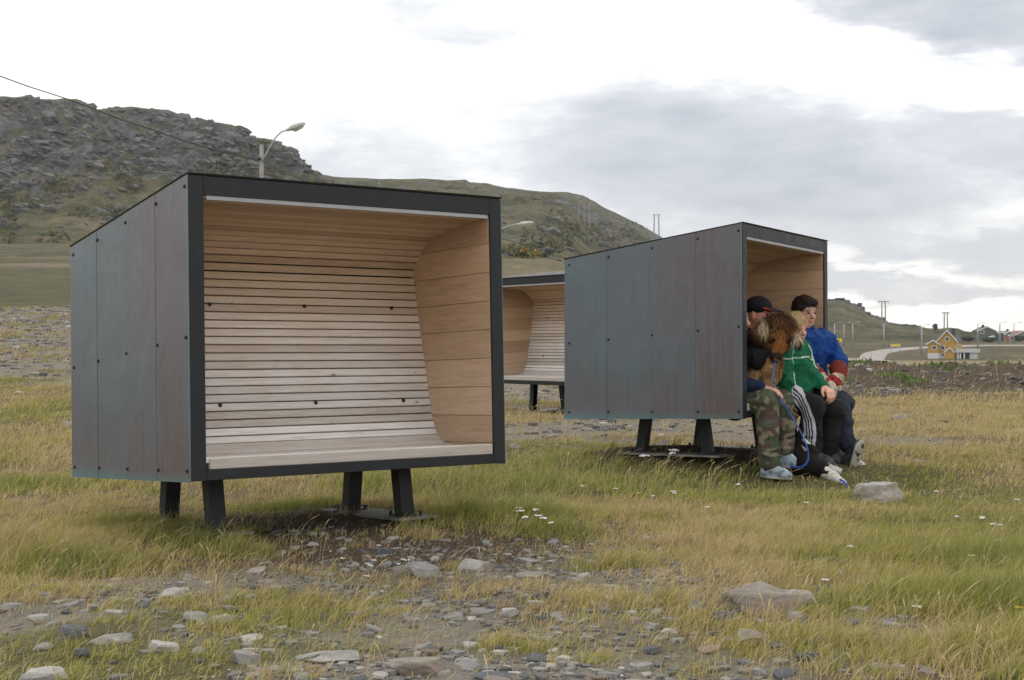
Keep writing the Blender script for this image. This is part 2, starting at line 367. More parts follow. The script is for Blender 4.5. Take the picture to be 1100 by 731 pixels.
# ================================================================== HILLS
def hill_material(name, rockiness, veg=1.0):
    m, b = material(name); v = coords()
    geo = N('ShaderNodeNewGeometry'); sn = N('ShaderNodeSeparateXYZ'); L(geo.outputs['Normal'], sn.inputs[0])
    n_big = noise(v, .012, 8, .62); n_mid = noise(v, .05, 8, .65, .6); n_f = noise(v, .35, 6, .65)
    mp = coords('Object', (1, 1, 3.2)); n_str = noise(mp, .055, 10, .72, .5)
    rock = cramp(n_str, [(.30, (.030, .031, .032)), (.46, (.085, .086, .088)), (.60, (.16, .162, .165)), (.74, (.32, .32, .325))])
    rock = mix(.45, rock, cramp(noise(v, .14, 7, .7), [(.38, (.020, .022, .020)), (.5, (.10, .10, .10)), (.62, (.30, .30, .305))]))
    vegc = cramp(n_mid, [(.3, (.05, .055, .030)), (.46, (.095, .095, .050)), (.58, (.14, .125, .07)), (.72, (.20, .17, .11))])
    vegc = mix(1.0, vegc, cramp(n_f, [(.3, (.65, .65, .65)), (.7, (1.3, 1.3, 1.3))]), 'MULTIPLY')
    vegc = mix(mrange(n_f, .62, .72, 0, .5), vegc, (.22, .13, .04))
    a = N('ShaderNodeAttribute'); a.attribute_name = 'Col'; sp = N('ShaderNodeSeparateColor'); L(a.outputs['Color'], sp.inputs[0])
    k = N('ShaderNodeMath', operation='ADD'); L(mrange(sn.outputs[2], .86, .45), k.inputs[0]); L(mrange(n_big, .35, .65, -.35, .45), k.inputs[1])
    k2 = N('ShaderNodeMath', operation='ADD'); L(k.outputs[0], k2.inputs[0]); L(sp.outputs[0], k2.inputs[1])
    k3 = N('ShaderNodeMath', operation='ADD'); L(k2.outputs[0], k3.inputs[0]); L(mrange(n_str, .36, .64, -.75, .75), k3.inputs[1])
    c = mix(mrange(k3.outputs[0], .42 - rockiness, .78 - rockiness), vegc, rock)
    L(c, b.inputs['Base Color']); b.inputs['Roughness'].default_value = .95; b.inputs['Specular IOR Level'].default_value = .1
    h = N('ShaderNodeMath', operation='ADD'); L(n_f, h.inputs[0]); L(n_str, h.inputs[1]); bumpn(b, h.outputs[0], .9, 3.0)
    return m
def ridged(x, y, o, s):
    t = 0; a = 1; n = 0
    for i in range(o):
        r_ = 1 - np.abs(2 * vn2(x * 2 ** i + 5.1 * i, y * 2 ** i + 3.3 * i, s + i) - 1); t = t + a * r_ * r_; n += a; a *= .55
    return t / n
def hill(name, sil, Y0, Yr, Y1, basef, prof, amp, mat, rockf, seed, nq=520, ny=230, rug=1.0, rkw=.9):
    xs_ = np.array([p[0] for p in sil], float); ps_ = np.array([p[1] for p in sil], float)
    q0 = (xs_[0] - 550) / F; q1 = (xs_[-1] - 550) / F
    ysh = np.concatenate([np.linspace(Y0, Yr, ny, endpoint=False), np.linspace(Yr, Y1, ny // 4)])
    X, Y, T = fan_grid(ysh, q0, q1, nq)
    q = X / Y; px = 550 + q * F
    zr = CZ + (HZ - np.interp(px, xs_, ps_)) / F * Yr
    zb = basef(X, Y)
    t = np.clip((Y - Y0) / (Yr - Y0), 0, 1); tb = np.clip((Y - Yr) / (Y1 - Yr), 0, 1)
    z = zb + (zr - zb) * prof(t, q)
    z = z - tb ** 1.3 * (zr - zb) * 1.0
    env = np.clip(t * 5, 0, 1) * (1 - ss(.62, .96, t) * .96)
    rk = np.clip(rockf(px, t), 0, 1.2)
    wx = X + 30 * (fbm(X * .01, Y * .01, 2, seed + 60) - .5)
    d = (ridged(wx * .012, Y * .012, 6, seed) - .45) * amp * (.40 + .45 * rk) + (ridged(X * .05, Y * .06, 4, seed + 9) - .45) * amp * .32 * rk * rug
    z = z + d * env + (fbm(X * .12, X * .0, 3, seed + 3) - .5) * .05 * amp * (t > .9)
    zc = CZ + (HZ - np.interp(px, xs_, ps_)) / F * Yr + .35 * amp * (fbm(X * .02, X * 0 + seed, 3, seed + 31) - .5) * .3   # the crest is worn level: no pinnacle rises above it
    lim = CZ + (zc - CZ) * (Y / Yr) ** 1.04; z = np.where((Y < Yr) & (z > lim) & (t > .15), lim + (z - lim) * .06, z)
    Xs = X + (ridged(Y * .05, z * .08, 3, seed + 20) - .4) * amp * .25 * rk * env
    return tag(np_mesh(name, np.stack([Xs, Y, z], 1), T, mat, smooth=False, colors=np.stack([(rk - .5) * rkw, t, t], 1)), kind='structure')
SIL1 = [(-420, 140), (-300, 125), (-150, 112), (-60, 108), (0, 103), (18, 104), (33, 102), (37, 105), (43, 106), (62, 107), (82, 107), (90, 110), (98, 114), (105, 118), (125, 116), (148, 115), (165, 117), (181, 118), (190, 123), (197, 126), (212, 127), (227, 131), (243, 134), (256, 139), (263, 147), (275, 149), (286, 150), (296, 156), (306, 161), (315, 167), (322, 174), (328, 180), (335, 185), (345, 192), (360, 200), (390, 220), (430, 250), (470, 285)]
SIL2 = [(180, 200), (280, 190), (320, 188), (342, 188), (360, 190), (400, 192), (430, 193), (450, 192), (480, 194), (500, 193), (505, 196), (522, 197), (540, 201), (556, 203), (580, 206), (600, 206), (612, 207), (627, 210), (634, 214), (640, 217), (650, 223), (660, 228), (676, 236), (690, 243), (700, 249), (708, 253), (730, 268), (770, 290), (810, 318), (850, 345), (890, 358)]
SIL3 = [(760, 345), (800, 333), (840, 326), (870, 323), (890, 322), (900, 320.5), (908, 321.5), (913, 325), (918, 326), (925, 330), (927, 332), (933, 336), (944, 340), (950, 342), (954, 346), (968, 348.5), (976, 349), (984, 349), (988, 351), (996, 353), (1010, 353.5), (1020, 352), (1030, 353), (1036, 356), (1050, 357.5), (1080, 359), (1130, 359), (1200, 358), (1300, 355)]
def base1(X, Y): return ground_z(X, np.full_like(Y, 330.), False) - 1.5
def prof1(t, q): return .08 * ss(0, .25, t) + .62 * t ** 1.3 + .30 * ss(.28, .62, t) + 0 * q
hill('mountain', SIL1, 325, 720, 1000, base1, prof1, 24, hill_material('mountain_rock', -.42), lambda px, t: .15 + 1.0 * ss(.22, .5, t) + .15 * (px < 60) * ss(.15, .3, t), 100, nq=620, ny=260)
def base2(X, Y): return ground_z(X, np.full_like(Y, 330.), False) - 1.2
hill('hill', SIL2, 330, 900, 1150, base2, lambda t, q: .08 * ss(0, .3, t) + .77 * t ** 1.3 + .15 * ss(.25, .6, t), 17, hill_material('hill_rock', .12), lambda px, t: .15 + .75 * ss(.35, .7, t) * (.55 + .45 * ss(540, 640, px)), 200, nq=620, ny=240)
hill('hill', SIL3, 430, 720, 900, lambda X, Y: -3.2 + 0 * X, lambda t, q: .75 * t ** 1.2 + .25 * ss(.45, .9, t), 13, hill_material('right_hill_rock', .10), lambda px, t: .05 + .85 * ss(.80, .93, t + .08 * (vn2(px * .12, t * 20, 7) - .5)) * (1 - ss(935, 965, px)) + .2 * ss(.9, .95, t), 300, nq=420, ny=150, rkw=2.4)
# rocky knobs that jut out on top of the right hill
def outcrops():
    r_ = np.random.default_rng(12); V_, T_ = [], []; base = 0
    for (px, py, wp, hp) in [(893, 325, 14, 9), (902, 323.5, 13, 7), (910, 325.5, 10, 7), (917, 328.5, 8, 5), (923.5, 327.2, 7.5, 4.2), (927, 332, 6, 7), (932, 337, 7, 5), (940, 340.5, 9, 4), (948, 343, 7, 4), (885, 328, 16, 10), (898, 331, 12, 6), (908, 333, 12, 5), (918, 336, 11, 5), (928, 341, 10, 4), (937, 345, 9, 4), (895, 337, 8, 3), (972, 349.5, 10, 2.4), (981, 350, 8, 2.2)]:
        Y = 700 if py < 334 else 690; w_ = wp / F * Y / 2; h_ = hp / F * Y
        V, T = rock_shape(3, int(px * 3), cuts=10, rough=.22); V = V * [w_, w_ * .8, h_ * .62]; p = at(px, py, Y); V_.append(V + np.array([p.x, p.y, p.z])); T_.append(T + base); base += len(V)
    V = np.concatenate(V_); tag(np_mesh('hill_rocks', V, np.concatenate(T_), OUT_MAT, colors=np.full((len(V), 3), 1.2)), kind='structure')

# ================================================================== SHELTERS
W_, D_, H_, RT, RB = 1.655, 1.364, 1.30, .195, -.029
FR = .068                                   # face width of the front frame
def topz(y): return H_ - RT * y / D_
def botz(y): return RB * y / D_
# --- materials
def metal_clad():
    m, b = material('patinated_copper_sheet'); v = coords(); sp = N('ShaderNodeSeparateXYZ'); L(v, sp.inputs[0]); X, Y, Z = sp.outputs
    pid = Mth('FLOOR', Mth('DIVIDE', Y, D_ / 4)); 
    fr = Mth('FRACT', Mth('DIVIDE', Y, D_ / 4)); ed = Mth('MINIMUM', fr, Mth('SUBTRACT', 1, fr))
    vs = coords('Object', (1, 6, .35)); streak = noise(vs, 5, 6, .6); fine = noise(coords('Object', (1, 60, 1.2)), 6, 4, .6); big = noise(v, 1.7, 4, .5, .5); gr = noise(v, 160, 3, .6)
    oi = N('ShaderNodeObjectInfo')
    k = Mth('ADD', Mth('MULTIPLY', streak, .55), Mth('MULTIPLY', big, .6)); k = Mth('ADD', k, Mth('MULTIPLY', pid, .045))
    k = Mth('SUBTRACT', k, Mth('MULTIPLY', mrange(Z, .9, 0), .10))
    c = cramp(k, [(.42, (.115, .086, .090)), (.55, (.122, .114, .128)), (.66, (.108, .132, .154)), (.85, (.108, .160, .178))])
    c = mix(mrange(fine, .35, .7, 0, .4), c, (.165, .158, .158))
    seam = Mth('MULTIPLY', mrange(ed, .03, .0, 0, 1, True), mrange(streak, .35, .6, .25, .9))
    c = mix(Mth('MULTIPLY', seam, .45), c, (.12, .21, .22))
    # verdigris along the lower and front edge
    e1 = mrange(Z, .035, -.025, 0, .8); e2 = mrange(Y, .022, .0, 0, .75); e = Mth('MAXIMUM', e1, e2)
    e = Mth('MULTIPLY', e, mrange(noise(v, 14, 4), .25, .6, .5, 1))
    c = mix(e, c, (.10, .23, .26)); sc_ = noise(coords('Object', (1, 2.2, 1.1)), 7, 3, .5, 3.0); c = mix(mrange(sc_, .735, .76, 0, .5), c, (.34, .34, .34)); mud = Mth('MULTIPLY', mrange(Z, .22, .0), mrange(noise(v, 30, 5, .7), .56, .66)); c = mix(Mth('MULTIPLY', mud, .55), c, (.17, .14, .105))
    run = noise(coords('Object', (1, 26, .5)), 3.5, 5, .6); c = mix(mrange(run, .60, .72, 0, .35), c, (.19, .22, .23)); c = mix(mrange(run, .40, .30, 0, .4), c, (.06, .045, .045))
    L(c, b.inputs['Base Color'])
    b.inputs['Metallic'].default_value = .25; L(mrange(streak, .3, .7, .36, .5), b.inputs['Roughness']); b.inputs['Specular IOR Level'].default_value = .5
    hh = Mth('ADD', Mth('MULTIPLY', big, 1.0), Mth('MULTIPLY', gr, .02)); bumpn(b, hh, .5, .03)
    return m
def dark_steel():
    m, b = material('painted_dark_steel'); v = coords(); f = noise(v, 9, 6, .65); g_ = noise(coords('Object', (4, 4, 4)), 20, 4, .6)
    c = cramp(f, [(.3, (.009, .010, .013)), (.6, (.015, .017, .022)), (.8, (.030, .032, .038))]); c = mix(mrange(g_, .66, .76, 0, .5), c, (.12, .11, .10))
    L(c, b.inputs['Base Color']); L(mrange(f, .3, .7, .42, .62), b.inputs['Roughness']); b.inputs['Specular IOR Level'].default_value = .36; bumpn(b, g_, .15, .002)
    return m
def wood(name, grey_z=(.9, .1), warm=(.58, .42, .285), greyc=(.65, .63, .62), along='x', plank=.0385, dark=1.0):
    m, b = material(name); v = coords(); sp = N('ShaderNodeSeparateXYZ'); L(v, sp.inputs[0]); X, Y, Z = sp.outputs
    sc = (.55, 9, 9) if along == 'x' else (9, .55, 9)
    oi = N('ShaderNodeObjectInfo')
    gv = coords('Object', sc); grain = noise(gv, 9, 7, .65, .6); ring = noise(gv, 3, 4, .5, 2.5)
    a = N('ShaderNodeAttribute'); a.attribute_name = 'Col'; sa = N('ShaderNodeSeparateColor'); L(a.outputs['Color'], sa.inputs[0])
    blot = noise(v, 4.5, 6, .6, .3)
    gz_ = mrange(Z, grey_z[0], grey_z[1], 0, 1); gz_ = Mth('ADD', gz_, Mth('MULTIPLY', Mth('SUBTRACT', blot, .5), .8), clamp=True)
    c = mix(gz_, warm, greyc)
    c = mix(1.0, c, cramp(sa.outputs[0], [(0, (.76, .72, .68)), (.5, (1.0, .98, .97)), (1, (1.16, 1.17, 1.18))]), 'MULTIPLY')
    c = mix(1.0, c, cramp(grain, [(.3, (.84, .82, .80)), (.7, (1.10, 1.10, 1.10))]), 'MULTIPLY')
    c = mix(mrange(ring, .58, .66, 0, .22), c, (.26, .19, .13))
    st_ = noise(coords('Object', (3, 3, 5)), 3.3, 5, .65); c = mix(mrange(st_, .67, .76, 0, .75), c, (.07, .055, .045)); kn = N('ShaderNodeTexVoronoi'); L(coords('Object', (1, 2.4, 2.4) if along == 'x' else (2.4, 1, 2.4)), kn.inputs['Vector']); kn.inputs['Scale'].default_value = 3.1; c = mix(mrange(kn.outputs['Distance'], .055, .02, 0, .8), c, (.13, .075, .04))
    L(c, b.inputs['Base Color']); b.inputs['Roughness'].default_value = .72; b.inputs['Specular IOR Level'].default_value = .3; bumpn(b, grain, .25, .003)
    return m
M_clad = metal_clad(); M_steel = dark_steel()
M_slat = wood('weathered_pine_slats', (1.02, .35)); M_side = wood('pine_side_boards', (.95, -.4), (.54, .37, .235), (.57, .445, .34), 'y')
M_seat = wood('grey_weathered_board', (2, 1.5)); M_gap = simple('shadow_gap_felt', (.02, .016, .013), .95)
M_screw = simple('dark_screw', (.02, .02, .022), .5, .6); M_pale = simple('pale_aluminium_strip', (.36, .36, .37), .5, .1)
M_roof = simple('roof_sheet', (.05, .055, .06), .4, .3); M_under = simple('dark_underside_board', (.035, .03, .027), .8)
M_plate = simple('weathered_galvanised_plate', (.20, .195, .18), .6, .3, .4, 14)

PROF = [(.012, .096), (.10, .090), (.24, .086), (.34, .084), (.40, .090), (.440, .102), (.467, .122), (.492, .150), (.512, .190), (.530, .245), (.546, .311), (.560, .380), (.576, .456), (.607, .600), (.637, .750), (.650, .815),
        (.660, .873), (.670, .925), (.674, .960), (.665, 1.000), (.645, 1.035), (.615, 1.068), (.580, 1.100), (.539, 1.127), (.495, 1.148), (.452, 1.160), (.327, 1.176), (.204, 1.190), (.012, 1.205)]
def arc(prof):
    P = np.array(prof); d = np.r_[0, np.cumsum(np.hypot(*np.diff(P, axis=0).T))]; return P, d
def make_shelter(leg_h=(.27, .27), pole_x=(.30, 1.28), bare=False):
    root = empty('bench_shelter')
    # outer sides: four sheets each with narrow seams, screws along top, middle and foot
    for sx in (0, 1):
        m = MB()
        for i in range(4):
            y0 = i * D_ / 4 + (.004 if i == 0 else .0009); y1 = (i + 1) * D_ / 4 - .0009
            a, b_ = (-.004 - .0012 * (i % 2), 0) if sx == 0 else (W_, W_ + .004 + .0012 * (i % 2))
            m.hexa([(a, y0, botz(y0) - .004), (b_, y0, botz(y0) - .004), (b_, y1, botz(y1) - .004), (a, y1, botz(y1) - .004), (a, y0, topz(y0)), (b_, y0, topz(y0)), (b_, y1, topz(y1)), (a, y1, topz(y1))])
        sp_ = m.build('side_panel', M_clad, root)
        xo = -.005 if sx == 0 else W_ + .005
        for i in range(5):
            y = (.03, D_ / 4 - .015, D_ / 2 - .015, D_ * .75 - .015, D_ - .04)[i]
            for zf in (.955, .47, .045):
                z = botz(y) + (topz(y) - botz(y)) * zf if zf != .955 else topz(y) - .045
                if zf == .045: z = botz(y) + .045
                mm = MB(); dx_ = -1 if sx == 0 else 1
                mm.tube([(xo - dx_ * .004, y, z), (xo + dx_ * .002, y, z), (xo + dx_ * .006, y, z)], [.0085, .0085, .004], 10); mm.build('screw', M_screw, sp_)
    # carcass
    m = MB(); m.hexa([(0, .0, topz(0) + .001), (W_, .0, topz(0) + .001), (W_, D_, topz(D_)), (0, D_, topz(D_)), (-.008, -.006, topz(0) + .008), (W_ + .008, -.006, topz(0) + .008), (W_ + .008, D_ + .01, topz(D_) + .008), (-.008, D_ + .01, topz(D_) + .008)])
    m.build('roof', M_roof, root)
    m = MB(); m.hexa([(.003, .06, botz(.06) + .002), (W_ - .003, .06, botz(.06) + .002), (W_ - .003, D_ - .004, botz(D_) + .002), (.003, D_ - .004, botz(D_) + .002), (.003, .06, .04), (W_ - .003, .06, .04), (W_ - .003, D_ - .004, .01), (.003, D_ - .004, .01)])
    m.build('underside', M_under, root)
    m = MB()
    for i in range(5):
        x0 = .002 + i * (W_ - .004) / 5; x1 = x0 + (W_ - .004) / 5 - .002
        m.hexa([(x0, D_ - .003, botz(D_)), (x1, D_ - .003, botz(D_)), (x1, D_ + .002, botz(D_)), (x0, D_ + .002, botz(D_)), (x0, D_ - .003, topz(D_) - .001), (x1, D_ - .003, topz(D_) - .001), (x1, D_ + .002, topz(D_) - .001), (x0, D_ + .002, topz(D_) - .001)])
    m.build('back_panel', M_clad, root)
    # front frame, four flat steel members with mitred look
    m = MB(); zt, zb = H_ - .085, .046
    m.box(.0005, FR, 0, .06, .0, H_ - .002); m.box(W_ - FR, W_ - .0005, 0, .06, .0, H_ - .002)
    m.box(FR + .0006, W_ - FR - .0006, 0.0006, .06, zt, H_ - .002); m.box(FR + .0006, W_ - FR - .0006, .0006, .06, 0.0006, zb)
    m.build('front_frame', M_steel, root, bevel=.0018)
    # curved lining of narrow slats
    P, d = arc(PROF); tot = d[-1]; n = int(round(tot / .0405)); pitch = tot / n
    V, T, C = [], [], []; x0, x1 = FR + .004, W_ - FR - .004
    rr = np.random.default_rng(5)
    for i in range(n):
        sm = (i + .5) / n
        mid = np.array([np.interp((i + .5) * pitch, d, P[:, k]) for k in (0, 1)])
        gap = .0056 if .50 < mid[1] or (mid[1] > .14 and mid[0] > .4) else .0018
        if mid[1] > 1.13: gap = .004
        s0, s1 = i * pitch + gap / 2, (i + 1) * pitch - gap / 2
        a = np.array([np.interp(s0, d, P[:, k]) for k in (0, 1)]); b_ = np.array([np.interp(s1, d, P[:, k]) for k in (0, 1)])
        t_ = (b_ - a) / np.linalg.norm(b_ - a); nn = np.array([t_[1], -t_[0]]) * .022; o_ = rr.normal(0, .0007); a = a + nn / .022 * o_; b_ = b_ + nn / .022 * o_
        r_ = .0025
        ring = [a + nn, a + nn * (r_ / .022), a + t_ * r_, b_ - t_ * r_, b_ + nn * (r_ / .022), b_ + nn]
        base = len(V)
        for x in (x0, x1):
            for q_ in ring: V.append((x, q_[0], q_[1]))
        for j in range(6): T.append((base + j, base + (j + 1) % 6, base + 6 + (j + 1) % 6, base + 6 + j))
        C += [[rr.random()] * 3] * 12
    lin = np_mesh('slatted_lining', np.array(V), np.array(T), M_slat, root, colors=np.array(C))
    # felt behind the slats
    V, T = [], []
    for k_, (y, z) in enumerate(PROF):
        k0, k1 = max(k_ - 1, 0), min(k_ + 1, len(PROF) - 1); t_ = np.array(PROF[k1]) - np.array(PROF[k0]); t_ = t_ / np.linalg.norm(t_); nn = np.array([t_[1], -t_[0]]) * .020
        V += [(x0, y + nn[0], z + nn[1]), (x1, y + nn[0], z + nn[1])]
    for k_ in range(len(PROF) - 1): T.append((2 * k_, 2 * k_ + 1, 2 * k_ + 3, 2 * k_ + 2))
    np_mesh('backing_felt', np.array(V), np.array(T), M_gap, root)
    # dark plugs in the joints of the back rest
    for (y, z) in ((.6435, .790), (.544, .312)):
        for x in (.40, .91, 1.42):
            mm = MB(); mm.tube([(x, y + .006, z), (x, y - .0035, z)], [.010, .009], 10); mm.build('bolt', M_screw, lin)
    # side boards inside, shaped only by the slats in front of them
    for sx in (0, 1):
        xa, xb = (FR - .016, FR + .003) if sx == 0 else (W_ - FR - .003, W_ - FR + .016)
        V, T, C = [], [], []; z = .048
        zz = [.048, .10, .235, .375, .515, .655, .795, .935, 1.075, 1.213]
        for i in range(len(zz) - 1):
            z0, z1 = zz[i] + .0012, zz[i + 1] - .0012; base = len(V)
            for (x, y, z_) in ((xa, .012, z0), (xb, .012, z0), (xb, .70, z0), (xa, .70, z0), (xa, .012, z1), (xb, .012, z1), (xb, .70, z1), (xa, .70, z1)): V.append((x, y, z_))
            for f in ((0, 3, 2, 1), (4, 5, 6, 7), (0, 1, 5, 4), (1, 2, 6, 5), (2, 3, 7, 6), (3, 0, 4, 7)): T.append([base + q_ for q_ in f])
            C += [[rr.random()] * 3] * 8
        np_mesh('side_lining', np.array(V), np.array(T), M_side, root, colors=np.array(C))
    # pale board ends at seat and ceiling
    m = MB(); m.box(x0 + .014, x1, .004, .05, zb + .001, .094); m.build('seat_edge', M_seat, root, bevel=.003)
    m = MB(); m.box(x0 + .012, x1 - .006, .004, .03, 1.197, zt + .001); m.build('ceiling_edge', M_pale, root, bevel=.001)
    # two pairs of splayed legs on steel plates
    for li, px_ in enumerate(pole_x):
        lh = leg_h[li]
        for (yt, yb_) in ((.43, .395), (.875, .91)):
            s_ = -1 if yb_ < yt else 1
            m = MB(); hw, hd, t_ = .037, .034, .008
            sect = [(-hw, -hd), (hw, -hd), (hw, -hd + t_), (-hw + t_, -hd + t_), (-hw + t_, hd - t_), (hw, hd - t_), (hw, hd), (-hw, hd)]
            zt_ = botz(yt) - .001; zb_ = -lh + .013
            A = [m.bm.verts.new((px_ + a, yt + b_, zt_)) for a, b_ in sect]; B = [m.bm.verts.new((px_ + a, yb_ + b_, zb_)) for a, b_ in sect]
            m.bm.faces.new(A); m.bm.faces.new(B[::-1])
            for j in range(8): m.bm.faces.new([A[j], A[(j + 1) % 8], B[(j + 1) % 8], B[j]])
            lg = m.build('leg', M_steel, root)
            m = MB(); m.box(px_ - .055, px_ + .062, yb_ - .065, yb_ + .065, -lh + .0065, -lh + .0135)
            for (u, v_) in ((-.045, -.058), (.052, -.058), (-.045, .058), (.052, .058)): m.tube([(px_ + u, yb_ + v_, -lh + .012), (px_ + u, yb_ + v_, -lh + .030)], .009, 6)
            m.build('foot_plate', M_steel, lg)
        m = MB(); m.box(px_ - .12, px_ + .12, .26, 1.04, -lh - .008, -lh + .006); m.build('base_plate', M_plate, root, bevel=.002)
    return root
def pose(o, t, yaw, pitch, roll):
    Rz = Matrix.Rotation(yaw, 4, 'Z'); Rx = Matrix.Rotation(pitch, 4, 'X'); Ry = Matrix.Rotation(roll, 4, 'Y')
    M = Matrix.Translation((t[0], t[1], t[2] + CZ)) @ Rz @ Rx @ Ry; o.matrix_world = M; return M
BOX1 = make_shelter((.262, .262), (.30, 1.32)); M1 = pose(BOX1, (-1.3465, 6.0647, -.6274), .653, -.0395, .0069)
tag(BOX1, 'largest and nearest wooden-lined bench shelter, empty, standing on bare soil', 'shelter', 'boxy bench shelters on steel legs')
BOX2 = make_shelter((.275, .275), (.32, 1.30)); M2 = pose(BOX2, (1.5356, 9.584, -.5691), 1.0161, -.011, .0209)
tag(BOX2, 'dark metal bench shelter on the right with people and a dog sitting in it', 'shelter', 'boxy bench shelters on steel legs')
BOX3 = make_shelter((.375, .375), (.34, 1.46)); M3 = pose(BOX3, (-.27, 18.15, -.636), -.93, .04, -.008)
tag(BOX3, 'small-looking empty bench shelter farthest away, seen between the other two', 'shelter', 'boxy bench shelters on steel legs')
for ch in BOX3.children:
    if ch.name.startswith('roof'): r3 = ch
m = MB(); m.hexa([(.0, -.010, H_ + .010), (W_, -.010, H_ + .010), (W_, .05, H_ + .006), (0, .05, H_ + .006), (.0, -.010, H_ + .020), (W_, -.010, H_ + .052), (W_, .05, H_ + .052), (0, .05, H_ + .020)]); m.build('edge_flashing', M_pale, r3)
def scuff(root_, pts, wid):
    pass
def box_local(M, px, py, axis, val):
    Mi = M.inverted(); o_ = Mi @ Vector((0, 0, CZ)); d_ = (Mi.to_3x3() @ Vector(((px - 550) / F, 1, (HZ - py) / F))); u = (val - o_[axis]) / d_[axis]; return o_ + d_ * u

# ================================================================== STONES
def stone_material(name, c0, c1, c2, streak=1.0, rust=0.0):
    m, b = material(name); v = coords(); n = noise(v, 9, 7, .65, .3); s_ = noise(coords('Object', (1, 1, 5)), 8, 6, .65, .8); f = noise(v, 70, 4, .6)
    c = cramp(n, [(.28, c0), (.52, c1), (.75, c2)]); c = mix(mrange(s_, .45, .7, 0, .55 * streak), c, tuple(x * .5 for x in c0))
    c = mix(mrange(f, .6, .72, 0, .4), c, tuple(min(1, x * 1.3) for x in c2))
    if rust: c = mix(mrange(noise(v, 4.5, 5, .6), .5, .62, 0, rust), c, (.20, .085, .035))
    L(c, b.inputs['Base Color']); b.inputs['Roughness'].default_value = .85; b.inputs['Specular IOR Level'].default_value = .3
    h = Mth('ADD', f, n); bumpn(b, h, .5, .006); return m
MS = {'grey': stone_material('grey_schist', (.16, .155, .148), (.27, .263, .25), (.40, .39, .37)), 'pale': stone_material('pale_quartzite', (.24, .23, .215), (.38, .365, .34), (.52, .50, .47), .5),
      'dark': stone_material('dark_slate', (.06, .062, .068), (.115, .12, .13), (.2, .205, .215)), 'brown': stone_material('brown_lichened_stone', (.14, .125, .105), (.25, .225, .19), (.36, .335, .30), .6, .3),
      'red': stone_material('reddish_stone', (.15, .11, .09), (.25, .19, .155), (.36, .30, .26), .4, .2)}
def ico(sub):
    bm = bmesh.new(); bmesh.ops.create_icosphere(bm, subdivisions=sub, radius=1); bm.verts.ensure_lookup_table()
    V = np.array([v.co[:] for v in bm.verts]); T = np.array([[v.index for v in f.verts] for f in bm.faces]); bm.free(); return V, T
ICO = {k: ico(k) for k in (1, 2, 3, 4)}
def rock_shape(sub, seed, cuts=12, flat=.0, rough=.08):
    V, T = ICO[sub]; V = V.copy(); r_ = np.random.default_rng(seed)
    for _ in range(cuts):
        n = r_.normal(size=3); n /= np.linalg.norm(n); d = r_.uniform(.5, .88); over = V @ n - d; V = V - np.outer(np.clip(over, 0, None) * .93, n)
    n = np.array([r_.normal(0, .12), r_.normal(0, .12), 1.]); n /= np.linalg.norm(n); d = r_.uniform(.45, .65) - flat; V = V - np.outer(np.clip(V @ n - d, 0, None) * .9, n)
    V = V * (1 + (vn3(V * 2.2 + seed, 3)[:, None] - .5) * rough * 2 + (vn3(V * 6 + seed, 4)[:, None] - .5) * rough)
    V = V / np.abs(V).max(0); return V, T
OUT_MAT = hill_material('outcrop_rock', .5); outcrops()
def stone(px, py, wpx, hpx, mat='grey', label=None, group=None, seed=None, rz=None, depth=.7, name='stone', flat=0, sub=3, cuts=12, rough=.08):
    p = gp(px, py); w_ = wpx * p.y / F / 2; h_ = hpx * p.y / F; seed = seed or int(px * 7 + py)
    V, T = rock_shape(sub, seed, flat=flat, cuts=cuts, rough=rough); o_ = np_mesh(name, V * np.array([w_, w_ * depth, h_ * .62]), T, MS[mat], smooth=False)
    r_ = random.Random(seed); o_.location = (p.x, p.y + w_ * depth * .6, p.z + h_ * .12); o_.rotation_euler = (r_.uniform(-.12, .12), r_.uniform(-.1, .1), r_.uniform(-.3, .3) if rz is None else rz)
    tag(o_, label, 'stone', group); return o_
stone(824, 659, 122, 52, 'brown', 'large flat-topped brown boulder with rust stains, biggest stone in the foreground grass', seed=61, depth=.5, sub=4, name='boulder', rz=.05, cuts=7, rough=.16, flat=.05)
stone(951, 540, 66, 30, 'pale', 'wedge-shaped pale layered rock in the grass beside the blue-jacketed child\'s shoe', seed=47, depth=.6, sub=4, name='boulder', rz=-.4, cuts=8, rough=.14)
stone(455, 620, 44, 24, 'grey', 'blocky pale grey stone beside the gravel in front of the nearest shelter\'s right legs', seed=23, flat=.15, rz=.1)
stone(184, 643, 34, 18, 'pale', 'rounded pale stone standing alone in grass below the nearest shelter\'s left legs')
stone(208, 670, 36, 18, 'grey', 'grey stone with a low peak just below the rounded pale stone')
stone(72, 686, 40, 26, 'dark', 'dark chunky stone with a pitted face in the left foreground')
stone(117, 692, 48, 16, 'grey', 'long low grey slab right of the dark pitted stone')
stone(172, 701, 42, 18, 'pale', 'pale angular stone in the left foreground gravel')
stone(350, 714, 78, 22, 'grey', 'wide flat grey slab set level in the foreground soil', flat=.35, depth=.6)
stone(455, 727, 84, 30, 'brown', 'broad mottled grey-brown rock at the bottom edge of the photo, left of centre', depth=.6, sub=4)
stone(530, 733, 46, 16, 'dark', 'flat dark grey stone touching the bottom edge near the centre', flat=.3)
stone(42, 731, 60, 16, 'pale', 'very pale stone cut by the bottom left edge of the photo')
stone(545, 663, 24, 14, 'pale', 'small square pale stone standing up in grass near the centre foreground')
stone(507, 696, 26, 10, 'pale', 'small flat pale stone below the square pale stone')
stone(763, 702, 30, 17, 'red', 'rounded reddish-brown stone in the right foreground gravel')
stone(803, 694, 44, 30, 'brown', 'rounded grey-brown stone just below the large boulder')
stone(870, 711, 30, 16, 'dark', 'smooth blue-grey stone in the right foreground gravel')
stone(857, 672, 20, 18, 'grey', 'upright grey stone tucked against the lower right of the large boulder')
